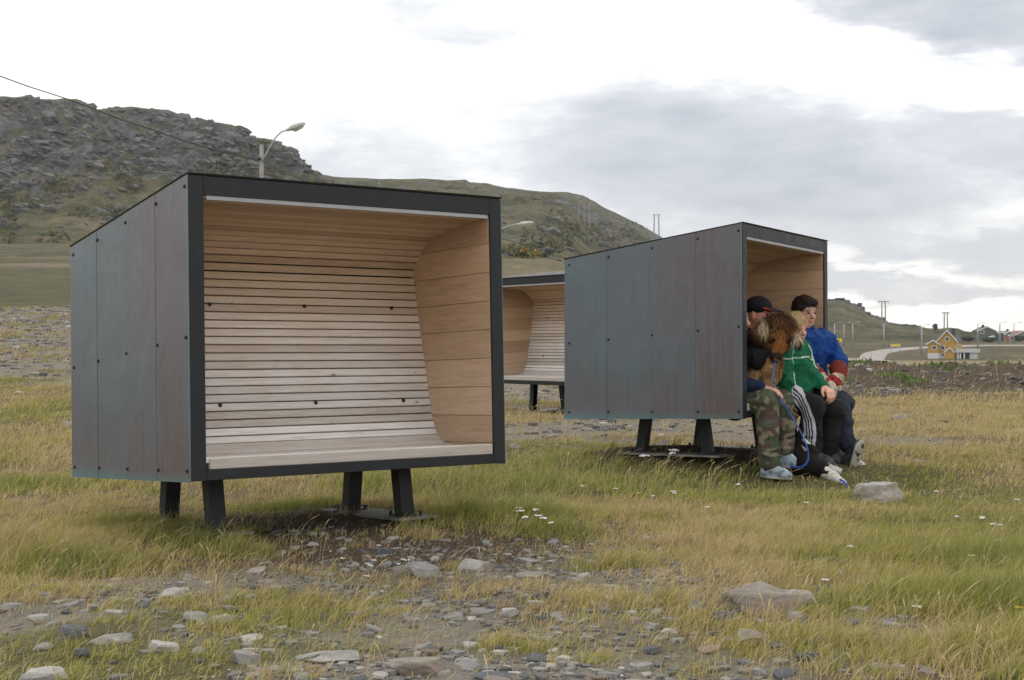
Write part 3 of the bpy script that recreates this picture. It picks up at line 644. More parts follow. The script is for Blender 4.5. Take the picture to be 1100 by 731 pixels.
stone(778, 668, 26, 16, 'dark', 'dark stone at the left foot of the large boulder')
stone(748, 655, 18, 18, 'grey', 'grey angular stone standing left of the large boulder')
stone(267, 690, 30, 11, 'pale', 'thin pale slab stone left of the wide flat slab')
stone(243, 672, 36, 18, 'grey', 'flat-topped grey stone right of the low peaked stone')
stone(927, 657, 32, 9, 'grey', 'long thin grey stone right of the large boulder')
stone(512, 614, 42, 18, 'pale', 'pale-edged sloping slab in the gravel right of the blocky pale stone')
stone(410, 598, 16, 14, 'dark', 'small blue-grey stone on the dark soil under the nearest shelter')
stone(567, 606, 32, 9, 'grey', 'flat grey stone at the right end of the gravel strip')
stone(572, 622, 40, 9, 'grey', 'thin grey slab lying below the gravel strip\'s right end')
stone(604, 713, 22, 11, 'pale', 'bright pale stone right of the bottom centre')
stone(702, 677, 20, 10, 'grey', 'small grey stone at right centre, left one of a touching pair')
stone(719, 681, 20, 8, 'pale', 'small pale stone at right centre, right one of a touching pair')
stone(10, 657, 26, 13, 'grey', 'grey stone at the left edge of the photo in dry grass')
stone(853, 570, 24, 13, 'grey', 'small grey stone alone in the grass between the sitting group and the large boulder')
stone(73, 458, 14, 9, 'pale', 'white stone beside the left rear edge of the nearest shelter')
stone(18, 423, 11, 4, 'pale', 'small white stone on the stony slope at the far left')
stone(554, 483, 16, 9, 'brown', 'brown stone in grass just right of the nearest shelter')
stone(668, 462, 8, 8, 'dark', 'small dark stone under the left end of the right shelter')
stone(648, 469, 12, 7, 'grey', 'small grey stone left of the right shelter\'s first leg')
stone(967, 451, 18, 8, 'pale', 'small white stone in the straw field right of the gloved child')
stone(924, 443, 20, 5, 'grey', 'flat light stone near the brown soil bank right of the gloves')
stone(925, 463, 12, 6, 'pale', 'small pale stone right of the blue-jacketed child\'s knee')
stone(984, 497, 18, 6, 'grey', 'low grey stone in the grass right of the crossed shoes')
stone(300, 694, 14, 10, 'dark', 'small dark stone left of the wide flat slab')
stone(262, 714, 34, 16, 'grey', 'sunken grey stone in the foreground left of the wide slab')
stone(85, 707, 22, 14, 'dark', 'small black-blue stone lying below the long low grey slab')
stone(815, 730, 20, 22, 'grey', 'narrow tilted grey stone at the bottom edge on the right')
stone(690, 722, 26, 14, 'grey', 'grey stone near the bottom edge, right of centre')
stone(630, 690, 22, 10, 'grey', 'low grey stone in dry grass right of centre foreground')
# small stones one could still count, nothing tells them apart
def stony(x, y): a, b, c = zones(np.array([x]), np.array([y])); return a[0], b[0]
protos = []
for i in range(14):
    V, T = rock_shape(2, 900 + i, cuts=9, flat=.15 * (i % 3)); m_ = MS[('grey', 'grey', 'pale', 'dark', 'grey', 'brown')[i % 6]]
    protos.append((V, T, m_))
meshes = []
for V, T, m_ in protos:
    o_ = np_mesh('stone', V, T, m_, smooth=False); meshes.append(o_.data); bpy.data.objects.remove(o_)
k = 0; tries = 0; rs = random.Random(4)
while k < 230 and tries < 6000:
    tries += 1; py = rs.uniform(575, 733) if rs.random() < .9 else rs.uniform(420, 575); px = rs.uniform(0, 1100); p = gp(px, py)
    a, b_ = stony(p.x, p.y)
    if rs.random() > a * .9 + .1 + b_ * .3 or (a < .12 and rs.random() < .6): continue
    if p.y > 9.0: continue
    r_ = rs.uniform(.012, .034) * (1.5 if rs.random() < .15 else 1)
    o_ = bpy.data.objects.new('stone', rs.choice(meshes)); COL.objects.link(o_)
    o_.scale = (r_ * rs.uniform(.9, 1.5), r_ * rs.uniform(.8, 1.2), r_ * rs.uniform(.45, .8)); o_.location = (p.x, p.y, p.z + r_ * .06); o_.rotation_euler = (rs.uniform(-.2, .2), rs.uniform(-.2, .2), rs.uniform(0, 6.3))
    tag(o_, 'small loose stone among the gravel and thin grass of the foreground', 'stone', 'small loose stones in the foreground'); k += 1
# gravel: far too many to count
def scatter(n, ylo, yhi, qlo, qhi, dens, seed):
    r_ = np.random.default_rng(seed); y = np.sqrt(r_.uniform(ylo ** 2, yhi ** 2, n)); x = r_.uniform(qlo, qhi, n) * y
    keep = r_.random(n) < dens(x, y); return x[keep], y[keep]
def pebbles(name, x, y, rmin, rmax, mats, seed, grow=0):
    r_ = np.random.default_rng(seed); n = len(x); shapes = [rock_shape(1, 300 + i, cuts=6) for i in range(10)]
    z = ground_z(x, y); rad = (rmin + (rmax - rmin) * r_.random(n) ** 3.4) * (1 + grow * y); sh = r_.integers(0, 10, n); rz = r_.uniform(0, 6.28, n)
    VV, TT, CC = [], [], []; base = 0; pal = np.array([(.15, .143, .133), (.20, .19, .175), (.27, .26, .24), (.09, .09, .092), (.38, .365, .34), (.17, .135, .10), (.12, .12, .127)])
    col = pal[r_.choice(7, n, p=[.26, .22, .10, .14, .025, .155, .10])] * r_.uniform(.8, 1.2, (n, 1))
    for s_ in range(10):
        i = np.where(sh == s_)[0]; V, T = shapes[s_]; m_ = len(i)
        c, s2 = np.cos(rz[i])[:, None], np.sin(rz[i])[:, None]; sx = r_.uniform(.9, 1.6, (m_, 1)); sy = r_.uniform(.8, 1.2, (m_, 1)); sz = r_.uniform(.4, .85, (m_, 1))
        X = V[None, :, 0] * sx; Y = V[None, :, 1] * sy; Z = V[None, :, 2] * sz; P = np.stack([X * c - Y * s2, X * s2 + Y * c, Z], -1) * rad[i][:, None, None]
        P += np.stack([x[i], y[i], z[i] + rad[i] * .12], -1)[:, None, :]
        VV.append(P.reshape(-1, 3)); TT.append((T[None] + (np.arange(m_) * len(V))[:, None, None] + base).reshape(-1, 3)); CC.append(np.repeat(col[i], len(V), 0)); base += m_ * len(V)
    return tag(np_mesh(name, np.concatenate(VV), np.concatenate(TT), attr_mat('gravel_stone', .9, .25, 90, .3), colors=np.concatenate(CC)), kind='stuff')
def dz(x, y): a, b, c = zones(x, y); return np.clip(a * 1.0 * (1 - .8 * b) + b * .10, 0, 1) * (.12 + .88 * ss(.42, .68, fbm(x * 2.1, y * 2.1, 3, 91)))
x, y = scatter(60000, 3.3, 8.5, -.42, .42, dz, 31); pebbles('gravel', x, y, .003, .022, None, 5)
x, y = scatter(60000, 8.5, 48, -.42, .42, lambda x, y: np.maximum(dz(x, y) * (.5 + .5 * (y < 20)), .35 * (zones(x, y)[1] > .4) * (y > 20)), 33); pebbles('gravel', x, y, .010, .040, None, 6, .035)

# ================================================================== GRASS
def blades(name, x, y, h, wd, lean, col, tipc, mat, seg=3, seed=1, wind=(.55, .05), droop=1.0, zoff=-.005):
    r_ = np.random.default_rng(seed); n = len(x); z = ground_z(x, y) + zoff
    ang = r_.uniform(0, 2 * np.pi, n); ln = lean * r_.uniform(.3, 1.3, n)
    lay = r_.random(n) < .22; ln = np.where(lay, ln * 2.0, ln); h = np.where(lay, h * .8, h); zk = np.where(lay, .30, 1.0)
    dxy = np.stack([np.cos(ang) * ln + wind[0] * lean, np.sin(ang) * ln + wind[1] * lean], 1)
    face = ang + r_.uniform(-.8, .8, n) + np.pi / 2; wx = np.cos(face) * .8 + .2; wy = np.sin(face) * .5; wn = np.sqrt(wx ** 2 + wy ** 2); wx /= wn; wy /= wn
    P = []; C = []
    for i in range(seg + 1):
        t = i / seg; cx = x + dxy[:, 0] * h * t ** (1 + droop); cy = y + dxy[:, 1] * h * t ** (1 + droop)
        ll = np.hypot(dxy[:, 0], dxy[:, 1]); cz = z + zk * h * t * (1 - .38 * np.clip(ll, 0, 1.6) * t ** 1.0 * droop)
        ww = wd * (1 - t ** 1.6) * .5; cc = col * (1 - t) + tipc * t
        if i < seg: P += [np.stack([cx - wx * ww, cy - wy * ww, cz], 1), np.stack([cx + wx * ww, cy + wy * ww, cz], 1)]; C += [cc, cc]
        else: P += [np.stack([cx, cy, cz], 1)]; C += [cc]
    k_ = len(P); V = np.stack(P, 1).reshape(-1, 3); CC = np.stack(C, 1).reshape(-1, 3); b0 = np.arange(n)[:, None] * k_
    T = []
    for i in range(seg - 1):
        a = 2 * i; T += [b0 + np.array([[a, a + 1, a + 3]]), b0 + np.array([[a, a + 3, a + 2]])]
    T += [b0 + np.array([[2 * seg - 2, 2 * seg - 1, 2 * seg]])]
    T = np.stack(T, 1).reshape(-1, 3)
    return np_mesh(name, V, T, mat, smooth=True, colors=CC)
def grass_mat():
    m, b = material('grass_blade'); a = N('ShaderNodeAttribute'); a.attribute_name = 'Col'
    L(a.outputs['Color'], b.inputs['Base Color']); b.inputs['Roughness'].default_value = .75; b.inputs['Specular IOR Level'].default_value = .12
    tr = N('ShaderNodeBsdfTranslucent'); L(a.outputs['Color'], tr.inputs[0]); mx = N('ShaderNodeMixShader'); mx.inputs[0].default_value = .35
    out = [n for n in nt.nodes if n.type == 'OUTPUT_MATERIAL'][0]; L(b.outputs[0], mx.inputs[1]); L(tr.outputs[0], mx.inputs[2]); L(mx.outputs[0], out.inputs[0]); return m
M_grass = grass_mat()
def tuftf(x, y):
    d = np.zeros_like(x); h = np.zeros_like(x)
    for (cx, cy, r_, hh) in TUFTS:
        b_ = bump(x, y, cx, cy, r_, r_ * .8); d = np.maximum(d, b_); h = np.maximum(h, b_ * hh)
    return d, h
def under_shelter(x, y):
    u = np.zeros_like(x)
    for M, y1 in ((M1, 1.2), (M2, 1.2), (M3, 1.1)):
        Mi = M.inverted(); lx = Mi[0][0] * x + Mi[0][1] * y + Mi[0][3]; ly = Mi[1][0] * x + Mi[1][1] * y + Mi[1][3]
        u = np.maximum(u, (ss(.42, .6, lx) if M is M1 else ss(-.05, .12, lx)) * (1 - ss(W_ - .15, W_ + .02, lx)) * ss(-.02, .2, ly) * (1 - ss(y1, y1 + .2, ly)))
    return u
def trampled(x, y): return np.clip(bump(x, y, 2.0, 9.25, .6, .45) * 1.6 + bump(x, y, 2.3, 10.0, .45, .5) * 1.4 + bump(x, y, 2.45, 9.0, .4, .3), 0, 1)
def grass_patch(n, ylo, yhi, hs, ws, seed, gpow=1.0):
    r_ = np.random.default_rng(seed); y = np.sqrt(r_.uniform(ylo ** 2, yhi ** 2, n)); x = r_.uniform(-.45, .45, n) * y
    # clumping: pull blades toward random tuft centres
    cs = .16; jx = (np.floor(x / cs) + .5 + (vn2(np.floor(x / cs) * 7.3, np.floor(y / cs) * 3.1, 5) - .5) * 1.4) * cs; jy = (np.floor(y / cs) + .5 + (vn2(np.floor(x / cs) * 3.7, np.floor(y / cs) * 9.1, 6) - .5) * 1.4) * cs
    pull = r_.random(n) * .62; cl = r_.random(n) < .6; x = np.where(cl, x + (jx - x) * pull, x); y = np.where(cl, y + (jy - y) * pull, y)
    a, so, gn = zones(x, y); td, th = tuftf(x, y); us = under_shelter(x, y)
    pn = fbm(x * 1.1 + 3, y * 1.1, 3, 201); pn2 = fbm(x * 4.2, y * 4.2, 2, 207)
    cover = np.clip((1 - a * 1.25) * (1 - so * 1.35), .13, 1) * (.45 + .75 * ss(.3, .6, pn2)); cover = cover * (1 - .35 * (1 - ss(4.6, 5.8, y)) * (1 - ss(.12, .25, x / y))); cover = np.clip(np.maximum(cover, td * 1.1) * (1 - .9 * us), 0, 1)
    k_ = r_.random(n) < cover; x, y, a, gn, td, th, pn, pn2 = [q[k_] for q in (x, y, a, gn, td, th, pn, pn2)]; n = len(x)
    green = np.clip((.16 + gn * .8) * (1 - .55 * a) + td * .15 + (pn2 - .5) * .8 + (r_.random(n) - .5) * .75, 0, 1)
    straw = np.stack([.64 + 0 * x, .52 + 0 * x, .28 + 0 * x], 1); straw2 = np.array([.42, .285, .14]); gr = np.array([.235, .285, .050]); yg = np.array([.50, .46, .115])
    m1 = ss(.58, .95, green)[:, None]; m2 = ss(.22, .62, green)[:, None]
    mixs = straw * (1 - (r_.random((n, 1)) < .25)) + straw2 * (r_.random((n, 1)) < .25)
    mixs = np.where(r_.random((n, 1)) < .28, straw2, straw)
    col = mixs * (1 - m2) + yg * m2; col = col * (1 - m1) + gr * m1; col *= r_.uniform(.70, 1.15, (n, 1))
    h = (hs * r_.uniform(.35, 1.15, n) * (.45 + 1.1 * pn) + th * r_.uniform(.2, 1.15, n)) * (1 - .35 * a) * (1 - .5 * trampled(x, y))
    w_ = ws * r_.uniform(.6, 1.25, n) * (1 + .0 * y); tip = col * .65 + np.array([.56, .47, .26]) * .35
    return x, y, h, w_, col * .88, tip
mw = lambda y: 1
x, y, h, w_, c, t = grass_patch(300000, 3.25, 8.2, .060, .0034, 41); tag(blades('grass', x, y, h, w_, .85, c, t, M_grass, 3, 1), kind='stuff')
x, y, h, w_, c, t = grass_patch(300000, 8.2, 20, .075, .0068, 42); tag(blades('grass', x, y, h, w_, .85, c, t, M_grass, 2, 2), kind='stuff')
x, y, h, w_, c, t = grass_patch(190000, 20, 52, .10, .018, 43); tag(blades('grass', x, y, h, w_, .8, c, t, M_grass, 2, 3), kind='stuff')
# thin dry stalks with seed heads standing above the turf
def stalks(n, ylo, yhi, seed, wd, hs=(.16, .34)):
    r_ = np.random.default_rng(seed); y = np.sqrt(r_.uniform(ylo ** 2, yhi ** 2, n)); x = r_.uniform(-.45, .45, n) * y
    a, so, gn = zones(x, y); td, th = tuftf(x, y); us = under_shelter(x, y); pn = fbm(x * .8 + 31, y * .8, 3, 301)
    k_ = r_.random(n) < np.clip(ss(.42, .62, pn) * .8 + td * .7 + .06, 0, 1) * (1 - a * .6) * (1 - us) * (1 - so * .8) * (1 - trampled(x, y)); x, y, th = x[k_], y[k_], th[k_]; n = len(x)
    h = r_.uniform(*hs, n) + th * .5; col = np.array([.48, .37, .21]) * r_.uniform(.65, 1.25, (n, 1)); z = ground_z(x, y); ang = r_.uniform(0, 6.28, n); ln = r_.uniform(.1, .75, n)
    dxs = np.cos(ang) * ln + .35; dys = np.sin(ang) * ln; P = []; ts = [0, .4, .75, .9, 1.0]; ws_ = [1, .8, .7, 2.6, .3]
    for t, k2 in zip(ts, ws_):
        cx = x + dxs * h * t ** 2; cy = y + dys * h * t ** 2; cz = z + h * (t - .22 * t ** 3); w2 = wd * k2 * .5
        P += [np.stack([cx - w2, cy, cz], 1), np.stack([cx + w2, cy, cz], 1)]
    V = np.stack(P, 1).reshape(-1, 3); b0 = np.arange(n)[:, None] * 10; T = np.stack([b0 + np.array([[2 * i, 2 * i + 1, 2 * i + 3, 2 * i + 2]]) for i in range(4)], 1).reshape(-1, 4)
    return tag(np_mesh('dry_grass_stalk', V, T, M_grass, colors=np.repeat(col, 10, 0)), kind='stuff')
stalks(3800, 3.3, 8.5, 51, .0019, (.09, .22)); stalks(8000, 8.5, 22, 52, .0036, (.12, .26)); stalks(8000, 22, 34, 53, .008, (.15, .3))

# leafy green weeds on the soil bank: low ground cover
def weeds():
    r_ = np.random.default_rng(77); n = 9000; x = r_.uniform(4.5, 14, n); y = r_.uniform(23, 30.5, n)
    d = np.zeros(n)
    for (px, Y, rr_) in [(925, 28.5, .8), (955, 28.5, 1.0), (1005, 28.3, .9), (1032, 28.2, .8), (1050, 28, .7), (1085, 28.5, 1.1), (965, 25, .5), (975, 24.6, .4), (1075, 27.5, .5), (1015, 26.6, .5), (938, 27.4, .5), (905, 27, .6), (895, 25, .35)]:
        d = np.maximum(d, bump(x, y, (px - 550) / F * Y, Y, rr_, .6))
    k_ = r_.random(n) < ss(.25, .8, d); x, y, d = x[k_], y[k_], d[k_]; n = len(x)
    col = np.array([.12, .175, .055]) * r_.uniform(.6, 1.3, (n, 1)); return tag(blades('ground_cover', x, y, r_.uniform(.05, .15, n), .05 * np.ones(n), .7, col, col * 1.2, M_grass, 2, 9, (0, 0)), kind='stuff')
weeds()

# ================================================================== FLOWERS
M_white = simple('white_petal', (.72, .72, .70), .7); M_yel = simple('yellow_petal', (.75, .48, .03), .7); M_stem = simple('flower_stem', (.12, .13, .05), .8)
def yarrow(px, py, hgt, label, group, size=.019, col=None, name='yarrow'):
    """px, py is where the flower head shows; the stem goes down to the ground"""
    p = gp(px, py + hgt * 10); t = p.y; head = at(px, py, t); base = Vector((head.x - .02 + .04 * random.random(), t + .01, float(ground_z(head.x, t)) - .01))
    root = empty(name, base); tag(root, label, 'flower', group)
    m = MB(); h_ = head - base; m.tube([(0, 0, 0), (h_.x * .3 + .01, 0, h_.z * .5), tuple(h_)], [.0022, .0018, .0015], 5); m.build('stem', M_stem, root)
    m = MB(); rr_ = random.Random(int(px * 13 + py))
    for i in range(9 if col is None else 7):
        a = rr_.uniform(0, 6.28); r_ = size * math.sqrt(rr_.random()); c = h_ + Vector((math.cos(a) * r_, math.sin(a) * r_ * .8, rr_.uniform(-.1, .15) * size))
        M = Matrix.Translation(c) @ Matrix.Diagonal((size * .38, size * .38, size * .2, 1)); bmesh.ops.create_icosphere(m.bm, subdivisions=1, radius=1, matrix=M)
    m.build('flower_head', col or M_white, root)
G1 = 'white flowers in the grass right of the nearest shelter'; L1 = 'small white yarrow in the grass beside the nearest shelter\'s right corner'
for (px, py) in [(555, 543), (563, 556), (559, 549), (577, 541), (578, 554), (574, 548), (592, 562), (558, 546), (583, 557), (546, 540)]: yarrow(px, py, 1.2, L1, G1)
G2 = 'white flowers under the right shelter'; L2 = 'larger white flower in front of the right shelter\'s nearer legs'
for (px, py) in [(711, 478), (715, 475), (722, 487), (724, 484), (692, 490)]: yarrow(px, py, 1.6, L2, G2, .032)
G3 = 'scattered white flowers in the meadow'; L3 = 'single white flower head scattered in the open right meadow'
for (px, py) in [(887, 623), (1044, 597), (985, 652), (1055, 557), (1066, 563), (1072, 581), (1074, 564), (1028, 555), (1006, 528), (794, 520), (866, 540), (1093, 537), (1056, 556), (914, 587), (1040, 590), (793, 521), (723, 528), (701, 533), (661, 525), (625, 522), (724, 530), (760, 545)]: yarrow(px, py, 1.0, L3, G3, .014)
G4 = 'white flowers at the edge of the gravel'; L4 = 'small white flower at the gravel edge in front of the nearest shelter'
for (px, py) in [(368, 600), (402, 602), (395, 606), (433, 601), (428, 606), (394, 619), (398, 608), (437, 602)]: yarrow(px, py, .6, L4, G4, .010)
yarrow(92, 549, .8, 'yellow flower left of the nearest shelter\'s legs', None, .013, M_yel, 'dandelion')
yarrow(686, 530, .8, 'yellow flower in the grass below the right shelter', None, .014, M_yel, 'dandelion')
yarrow(1096, 653, 1.5, 'yellow flower at the right edge of the photo in tall grass', None, .014, M_yel, 'dandelion')
yarrow(1074, 654, 1.5, 'pale round seed head beside the yellow flower at the right edge', None, .010, simple('seed_head', (.5, .46, .38), .9), 'dandelion')

# ================================================================== FAR ROAD, HOUSES, POLES
def along(pts, n):
    P = np.array(pts, float); d = np.r_[0, np.cumsum(np.hypot(*np.diff(P, axis=0).T))]; s_ = np.linspace(0, d[-1], n); return np.stack([np.interp(s_, d, P[:, 0]), np.interp(s_, d, P[:, 1])], 1)
def road(name, pts, width, mat, lift=.12, n=260):
    P = along(pts, n)
    for _ in range(12): P[1:-1] = (P[:-2] + P[1:-1] * 2 + P[2:]) / 4
    t_ = np.gradient(P, axis=0); t_ /= np.linalg.norm(t_, axis=1)[:, None]; nn = np.stack([-t_[:, 1], t_[:, 0]], 1)
    V, T = [], []; K = 7
    for j in range(K):
        u = (j / (K - 1) - .5) * width; q = P + nn * u; z = ground_z(q[:, 0], q[:, 1]); V.append(np.stack([q[:, 0], q[:, 1], z + lift - .25 * (abs(u) > width * .49)], 1))
    V = np.stack(V, 1).reshape(-1, 3)
    for i in range(n - 1):
        for j in range(K - 1): a = i * K + j; T.append((a, a + 1, a + K + 1, a + K))
    return tag(np_mesh(name, V, np.array(T), mat, smooth=True), kind='structure')
M_road = simple('pale_gravel_road', (.30, .27, .25), .9, 0, .12, .3)
M_asph = simple('worn_asphalt', (.30, .285, .275), .9, 0, .12, .2)
# gravel road curving up from the right side of the shelter to the village
RP = [(p.x, p.y) for p in [gp(a_, b_) for a_, b_ in [(868, 394), (885, 391), (905, 388.6), (920, 386.8), (940, 379.5), (960, 376.2), (985, 374.2), (1015, 373), (1050, 371.6), (1100, 371.6), (1160, 372)]]]
road('road', RP, 6.5, M_road, .2)

M_glass = simple('window_glass', (.08, .10, .12), .15); M_trim = simple('white_painted_trim', (.72, .72, .70), .6)
def house(name, label, base, wdt, dep, eave, ridge, rot, wallc, roofc, wins=(), chim=None, cat='house', plinth=None, over=.35, sidewins=()):
    """gable end faces local -y; base = centre of the gable end wall foot"""
    root = empty(name, base, rot); tag(root, label, cat)
    mw_ = simple(name + '_cladding', wallc, .8, 0, .08, .6); mr_ = simple(name + '_roofing', roofc, .8, 0, .15, .6)
    h = wdt / 2; m = MB(); m.poly_prism([(-h, 0, -.5), (h, 0, -.5), (h, 0, eave), (0, 0, ridge), (-h, 0, eave)], (0, 0, 0), (0, dep, 0)); wl = m.build('wall', mw_, root)
    if plinth: m = MB(); m.box(-h - .04, h + .04, -.04, dep + .04, -.6, plinth); m.build('plinth', M_trim, root)
    s_ = (ridge - eave) / h; m = MB()
    for sg in (-1, 1):
        e_ = h + over; m.hexa([(0, -over, ridge + .02), (sg * e_, -over, eave - over * s_ + .02), (sg * e_, dep + over, eave - over * s_ + .02), (0, dep + over, ridge + .02), (0, -over, ridge + .22), (sg * e_, -over, eave - over * s_ + .22), (sg * e_, dep + over, eave - over * s_ + .22), (0, dep + over, ridge + .22)])
    rf = m.build('roof', mr_, root)
    m = MB()
    for sg in (-1, 1):
        e_ = h + over + .05; m.hexa([(0, -over - .06, ridge - .12), (sg * e_, -over - .06, eave - over * s_ - .12), (sg * e_, -over - .01, eave - over * s_ - .12), (0, -over - .01, ridge - .12), (0, -over - .06, ridge + .24), (sg * e_, -over - .06, eave - over * s_ + .24), (sg * e_, -over - .01, eave - over * s_ + .24), (0, -over - .01, ridge + .24)])
    m.build('bargeboard', M_trim, rf)
    for (cx, cz, ww, hh) in wins:
        m = MB(); 
        for (a, b_, c, d_) in ((cx - ww / 2 - .14, cx - ww / 2, cz - hh / 2 - .14, cz + hh / 2 + .14), (cx + ww / 2, cx + ww / 2 + .14, cz - hh / 2 - .14, cz + hh / 2 + .14), (cx - ww / 2, cx + ww / 2, cz + hh / 2, cz + hh / 2 + .14), (cx - ww / 2, cx + ww / 2, cz - hh / 2 - .14, cz - hh / 2)): m.box(a, b_, -.09, -.002, c, d_)
        f_ = m.build('window', M_trim, root); m = MB(); m.box(cx - ww / 2 + .001, cx + ww / 2 - .001, -.05, -.003, cz - hh / 2 + .001, cz + hh / 2 - .001); m.build('pane', M_glass, f_)
    for (cy, cz, ww, hh) in sidewins:
        m = MB(); m.box(h + .003, h + .08, cy - ww / 2 - .12, cy + ww / 2 + .12, cz - hh / 2 - .12, cz + hh / 2 + .12); f_ = m.build('window', M_trim, root)
        m = MB(); m.box(h + .081, h + .10, cy - ww / 2, cy + ww / 2, cz - hh / 2, cz + hh / 2); m.build('pane', M_glass, f_)
    if chim:
        m = MB(); cx, cy, ch = chim; zr_ = ridge - abs(cx) * s_; m.box(cx - .35, cx + .35, cy - .35, cy + .35, zr_ - .3, zr_ + ch); m.box(cx - .42, cx + .42, cy - .42, cy + .42, zr_ + ch, zr_ + ch + .12); m.build('chimney', simple(name + '_chimney', (.07, .07, .075), .8), rf)
    return root
# yellow house: gable end 20 px wide is about 4.6 m at 330 m
OCH = (.52, .31, .075)
Yh = 330; sH = Yh / F
def hb(px, py, Y=Yh): p = at(px, py, Y); return p
b0 = hb(1017.5, 383.5)
house('yellow_house', 'yellow wooden house with dark roof and white trim beside the far road', b0, 19.5 * sH, 7.5, 17.2 * sH, 28 * sH, R(-26), OCH, (.055, .058, .07), [(0, 17.6 * sH + .3, 3.2 * sH, 3.4 * sH), (-1.0, 9.6 * sH, 3.8 * sH, 3.6 * sH), (-1.0, 2.2 * sH, 3 * sH, 2 * sH)], (1.0, 2.6, 1.5), plinth=3.6 * sH, sidewins=[(1.6, 10 * sH, .9, 1.3), (3.8, 10 * sH, .9, 1.3)])
hs_ = house('yellow_annex', 'lower flat-looking yellow wing with white plinth on the left of the yellow house', hb(1002.6, 383.2, Yh + .5), 11.5 * sH, 5.0, 13.5 * sH, 17 * sH, R(-26), OCH, (.055, .058, .07), [(.2, 9.4 * sH, 3.6 * sH, 3.6 * sH)], None, 'house wing', 3.6 * sH)
house('yellow_shed', 'small yellow gabled shed in front of the yellow house', hb(1020.2, 385.6, Yh - 3), 9.0 * sH, 2.0, 7.2 * sH, 11.2 * sH, R(-20), OCH, (.07, .055, .055), [], None, 'shed', over=.22)
# white carport with open bays
def carport():
    p = hb(1039.5, 386.0, Yh - 2); root = empty('carport', p, R(-3)); tag(root, 'long white carport with flat roof and dark open bays right of the yellow house', 'carport')
    wd_ = 25.5 * sH; m = MB(); m.box(-wd_ / 2, wd_ / 2, -.4, 4, 7.0 * sH, 10.6 * sH); m.build('roof', simple('carport_roofing', (.55, .55, .54), .7), root)
    m = MB(); m.box(-wd_ / 2 + .3, wd_ / 2 - .4, 3.7, 3.85, -.5, 7.0 * sH - .01); m.build('back_wall', simple('carport_back', (.06, .06, .06), .8), root)
    m = MB(); m.box(wd_ / 2 - 10.4 * sH, wd_ / 2 - .45, 0, 3.6, -.5, 7.0 * sH - .01); m.build('wall', simple('carport_wall', (.62, .62, .60), .7), root)
    for x in (-wd_ / 2 + .3, -wd_ / 2 + .95, -wd_ / 2 + 6.6 * sH + .4): m = MB(); m.box(x, x + .3, -.1, .2, -.5, 7.0 * sH - .01); m.build('post', M_trim, root)
    m = MB(); m.box(-wd_ / 2 + .25, -wd_ / 2 + 1.0, .25, 3.6, -.5, 7 * sH - .01); m.build('wall', simple('carport_side', (.6, .6, .58), .7), root)
    for k_ in range(3): x = wd_ / 2 - 10 * sH + .3 + k_ * .55; m = MB(); m.box(x, x + .04, -.04, -.005, .1, 7 * sH - .25); m.build('door_seam', simple('door_seam', (.2, .2, .2), .8), root)
carport()
YG = 510; sG = YG / F
house('green_house', 'dark green house with a broad gable, farthest row on the right', hb(1060.3, 364.5, YG), 20 * sG, 8, 8.5 * sG, 13.2 * sG, R(-5), (.105, .125, .095), (.085, .09, .075), [(-1.6, 7.3 * sG, 3 * sG, 2.6 * sG)], (-1.2, 1.0, 1.2), over=.3)
house('small_green_house', 'small pale green house behind the lamp posts at the far right', hb(1084, 362.5, YG + 20), 11 * sG, 6, 3.4 * sG, 6.6 * sG, R(10), (.18, .20, .16), (.20, .21, .19), [], (0, 1.2, .7))
house('red_shed', 'small bright red shed between lamp posts near the right edge', hb(1086.4, 366.5, YG - 20), 6.3 * sG, 2.5, 5.2 * sG, 6.2 * sG, 0, (.36, .065, .06), (.20, .07, .065), [(0, 2.6 * sG, .9, 1.0)], None, 'shed', over=.15)
house('red_roofed_house', 'house with a dull red roof cut by the right edge of the photo', hb(1099, 362.8, YG + 30), 17 * sG, 9, 3.0 * sG, 7.2 * sG, R(4), (.22, .20, .18), (.24, .095, .085), [], None)
house('blue_shed', 'dark blue-grey shed right of the green house', hb(1075, 367.0, YG - 15), 5.6 * sG, 3, 8.6 * sG, 9.2 * sG, 0, (.06, .075, .10), (.05, .05, .06), [], None, 'shed', over=.1)
house('white_shed', 'tiny low white outbuilding against the green house', hb(1068.3, 365.0, YG - 10), 7 * sG, 2.5, 2.2 * sG, 3.4 * sG, 0, (.6, .6, .6), (.5, .5, .5), [], None, 'shed', over=.1)

# ---- street lamps
M_pole = simple('galvanised_pole', (.40, .41, .42), .5, .3); M_woodp = simple('weathered_timber_pole', (.27, .255, .24), .85, 0, .2, 4); M_lamp = simple('lamp_housing', (.50, .50, .49), .5); M_cable = simple('black_cable', (.03, .03, .035), .6)
def street_lamp(px, ptop, pbase, Y, side, label, group=None, arm=None, rad=.10, mat=None):
    b_ = at(px, pbase, Y); t_ = at(px, ptop, Y); h = t_.z - b_.z; root = empty('street_lamp', b_); tag(root, label, 'street lamp', group)
    m = MB(); m.tube([(0, 0, -.6), (0, 0, h * .5), (0, 0, h)], [rad * 1.15, rad, rad * .8], 8); m.build('pole', mat or M_pole, root, smooth=True)
    a = arm or 1.6; m = MB(); m.tube([(0, 0, h - .15), (side * a * .35, -.05, h + .15), (side * a, -.1, h + .35)], .05, 6); m.build('arm', M_pole, root)
    m = MB(); x0 = side * a; x1 = side * (a + .75); m.hexa([(x0, -.2, h + .25), (x1, -.16, h + .36), (x1, -.04, h + .36), (x0, 0, h + .25), (x0, -.2, h + .42), (x1, -.16, h + .46), (x1, -.04, h + .46), (x0, 0, h + .42)]); m.build('lamp_head', M_lamp, root)
    return root
GL = 'small street lamps along the far road'
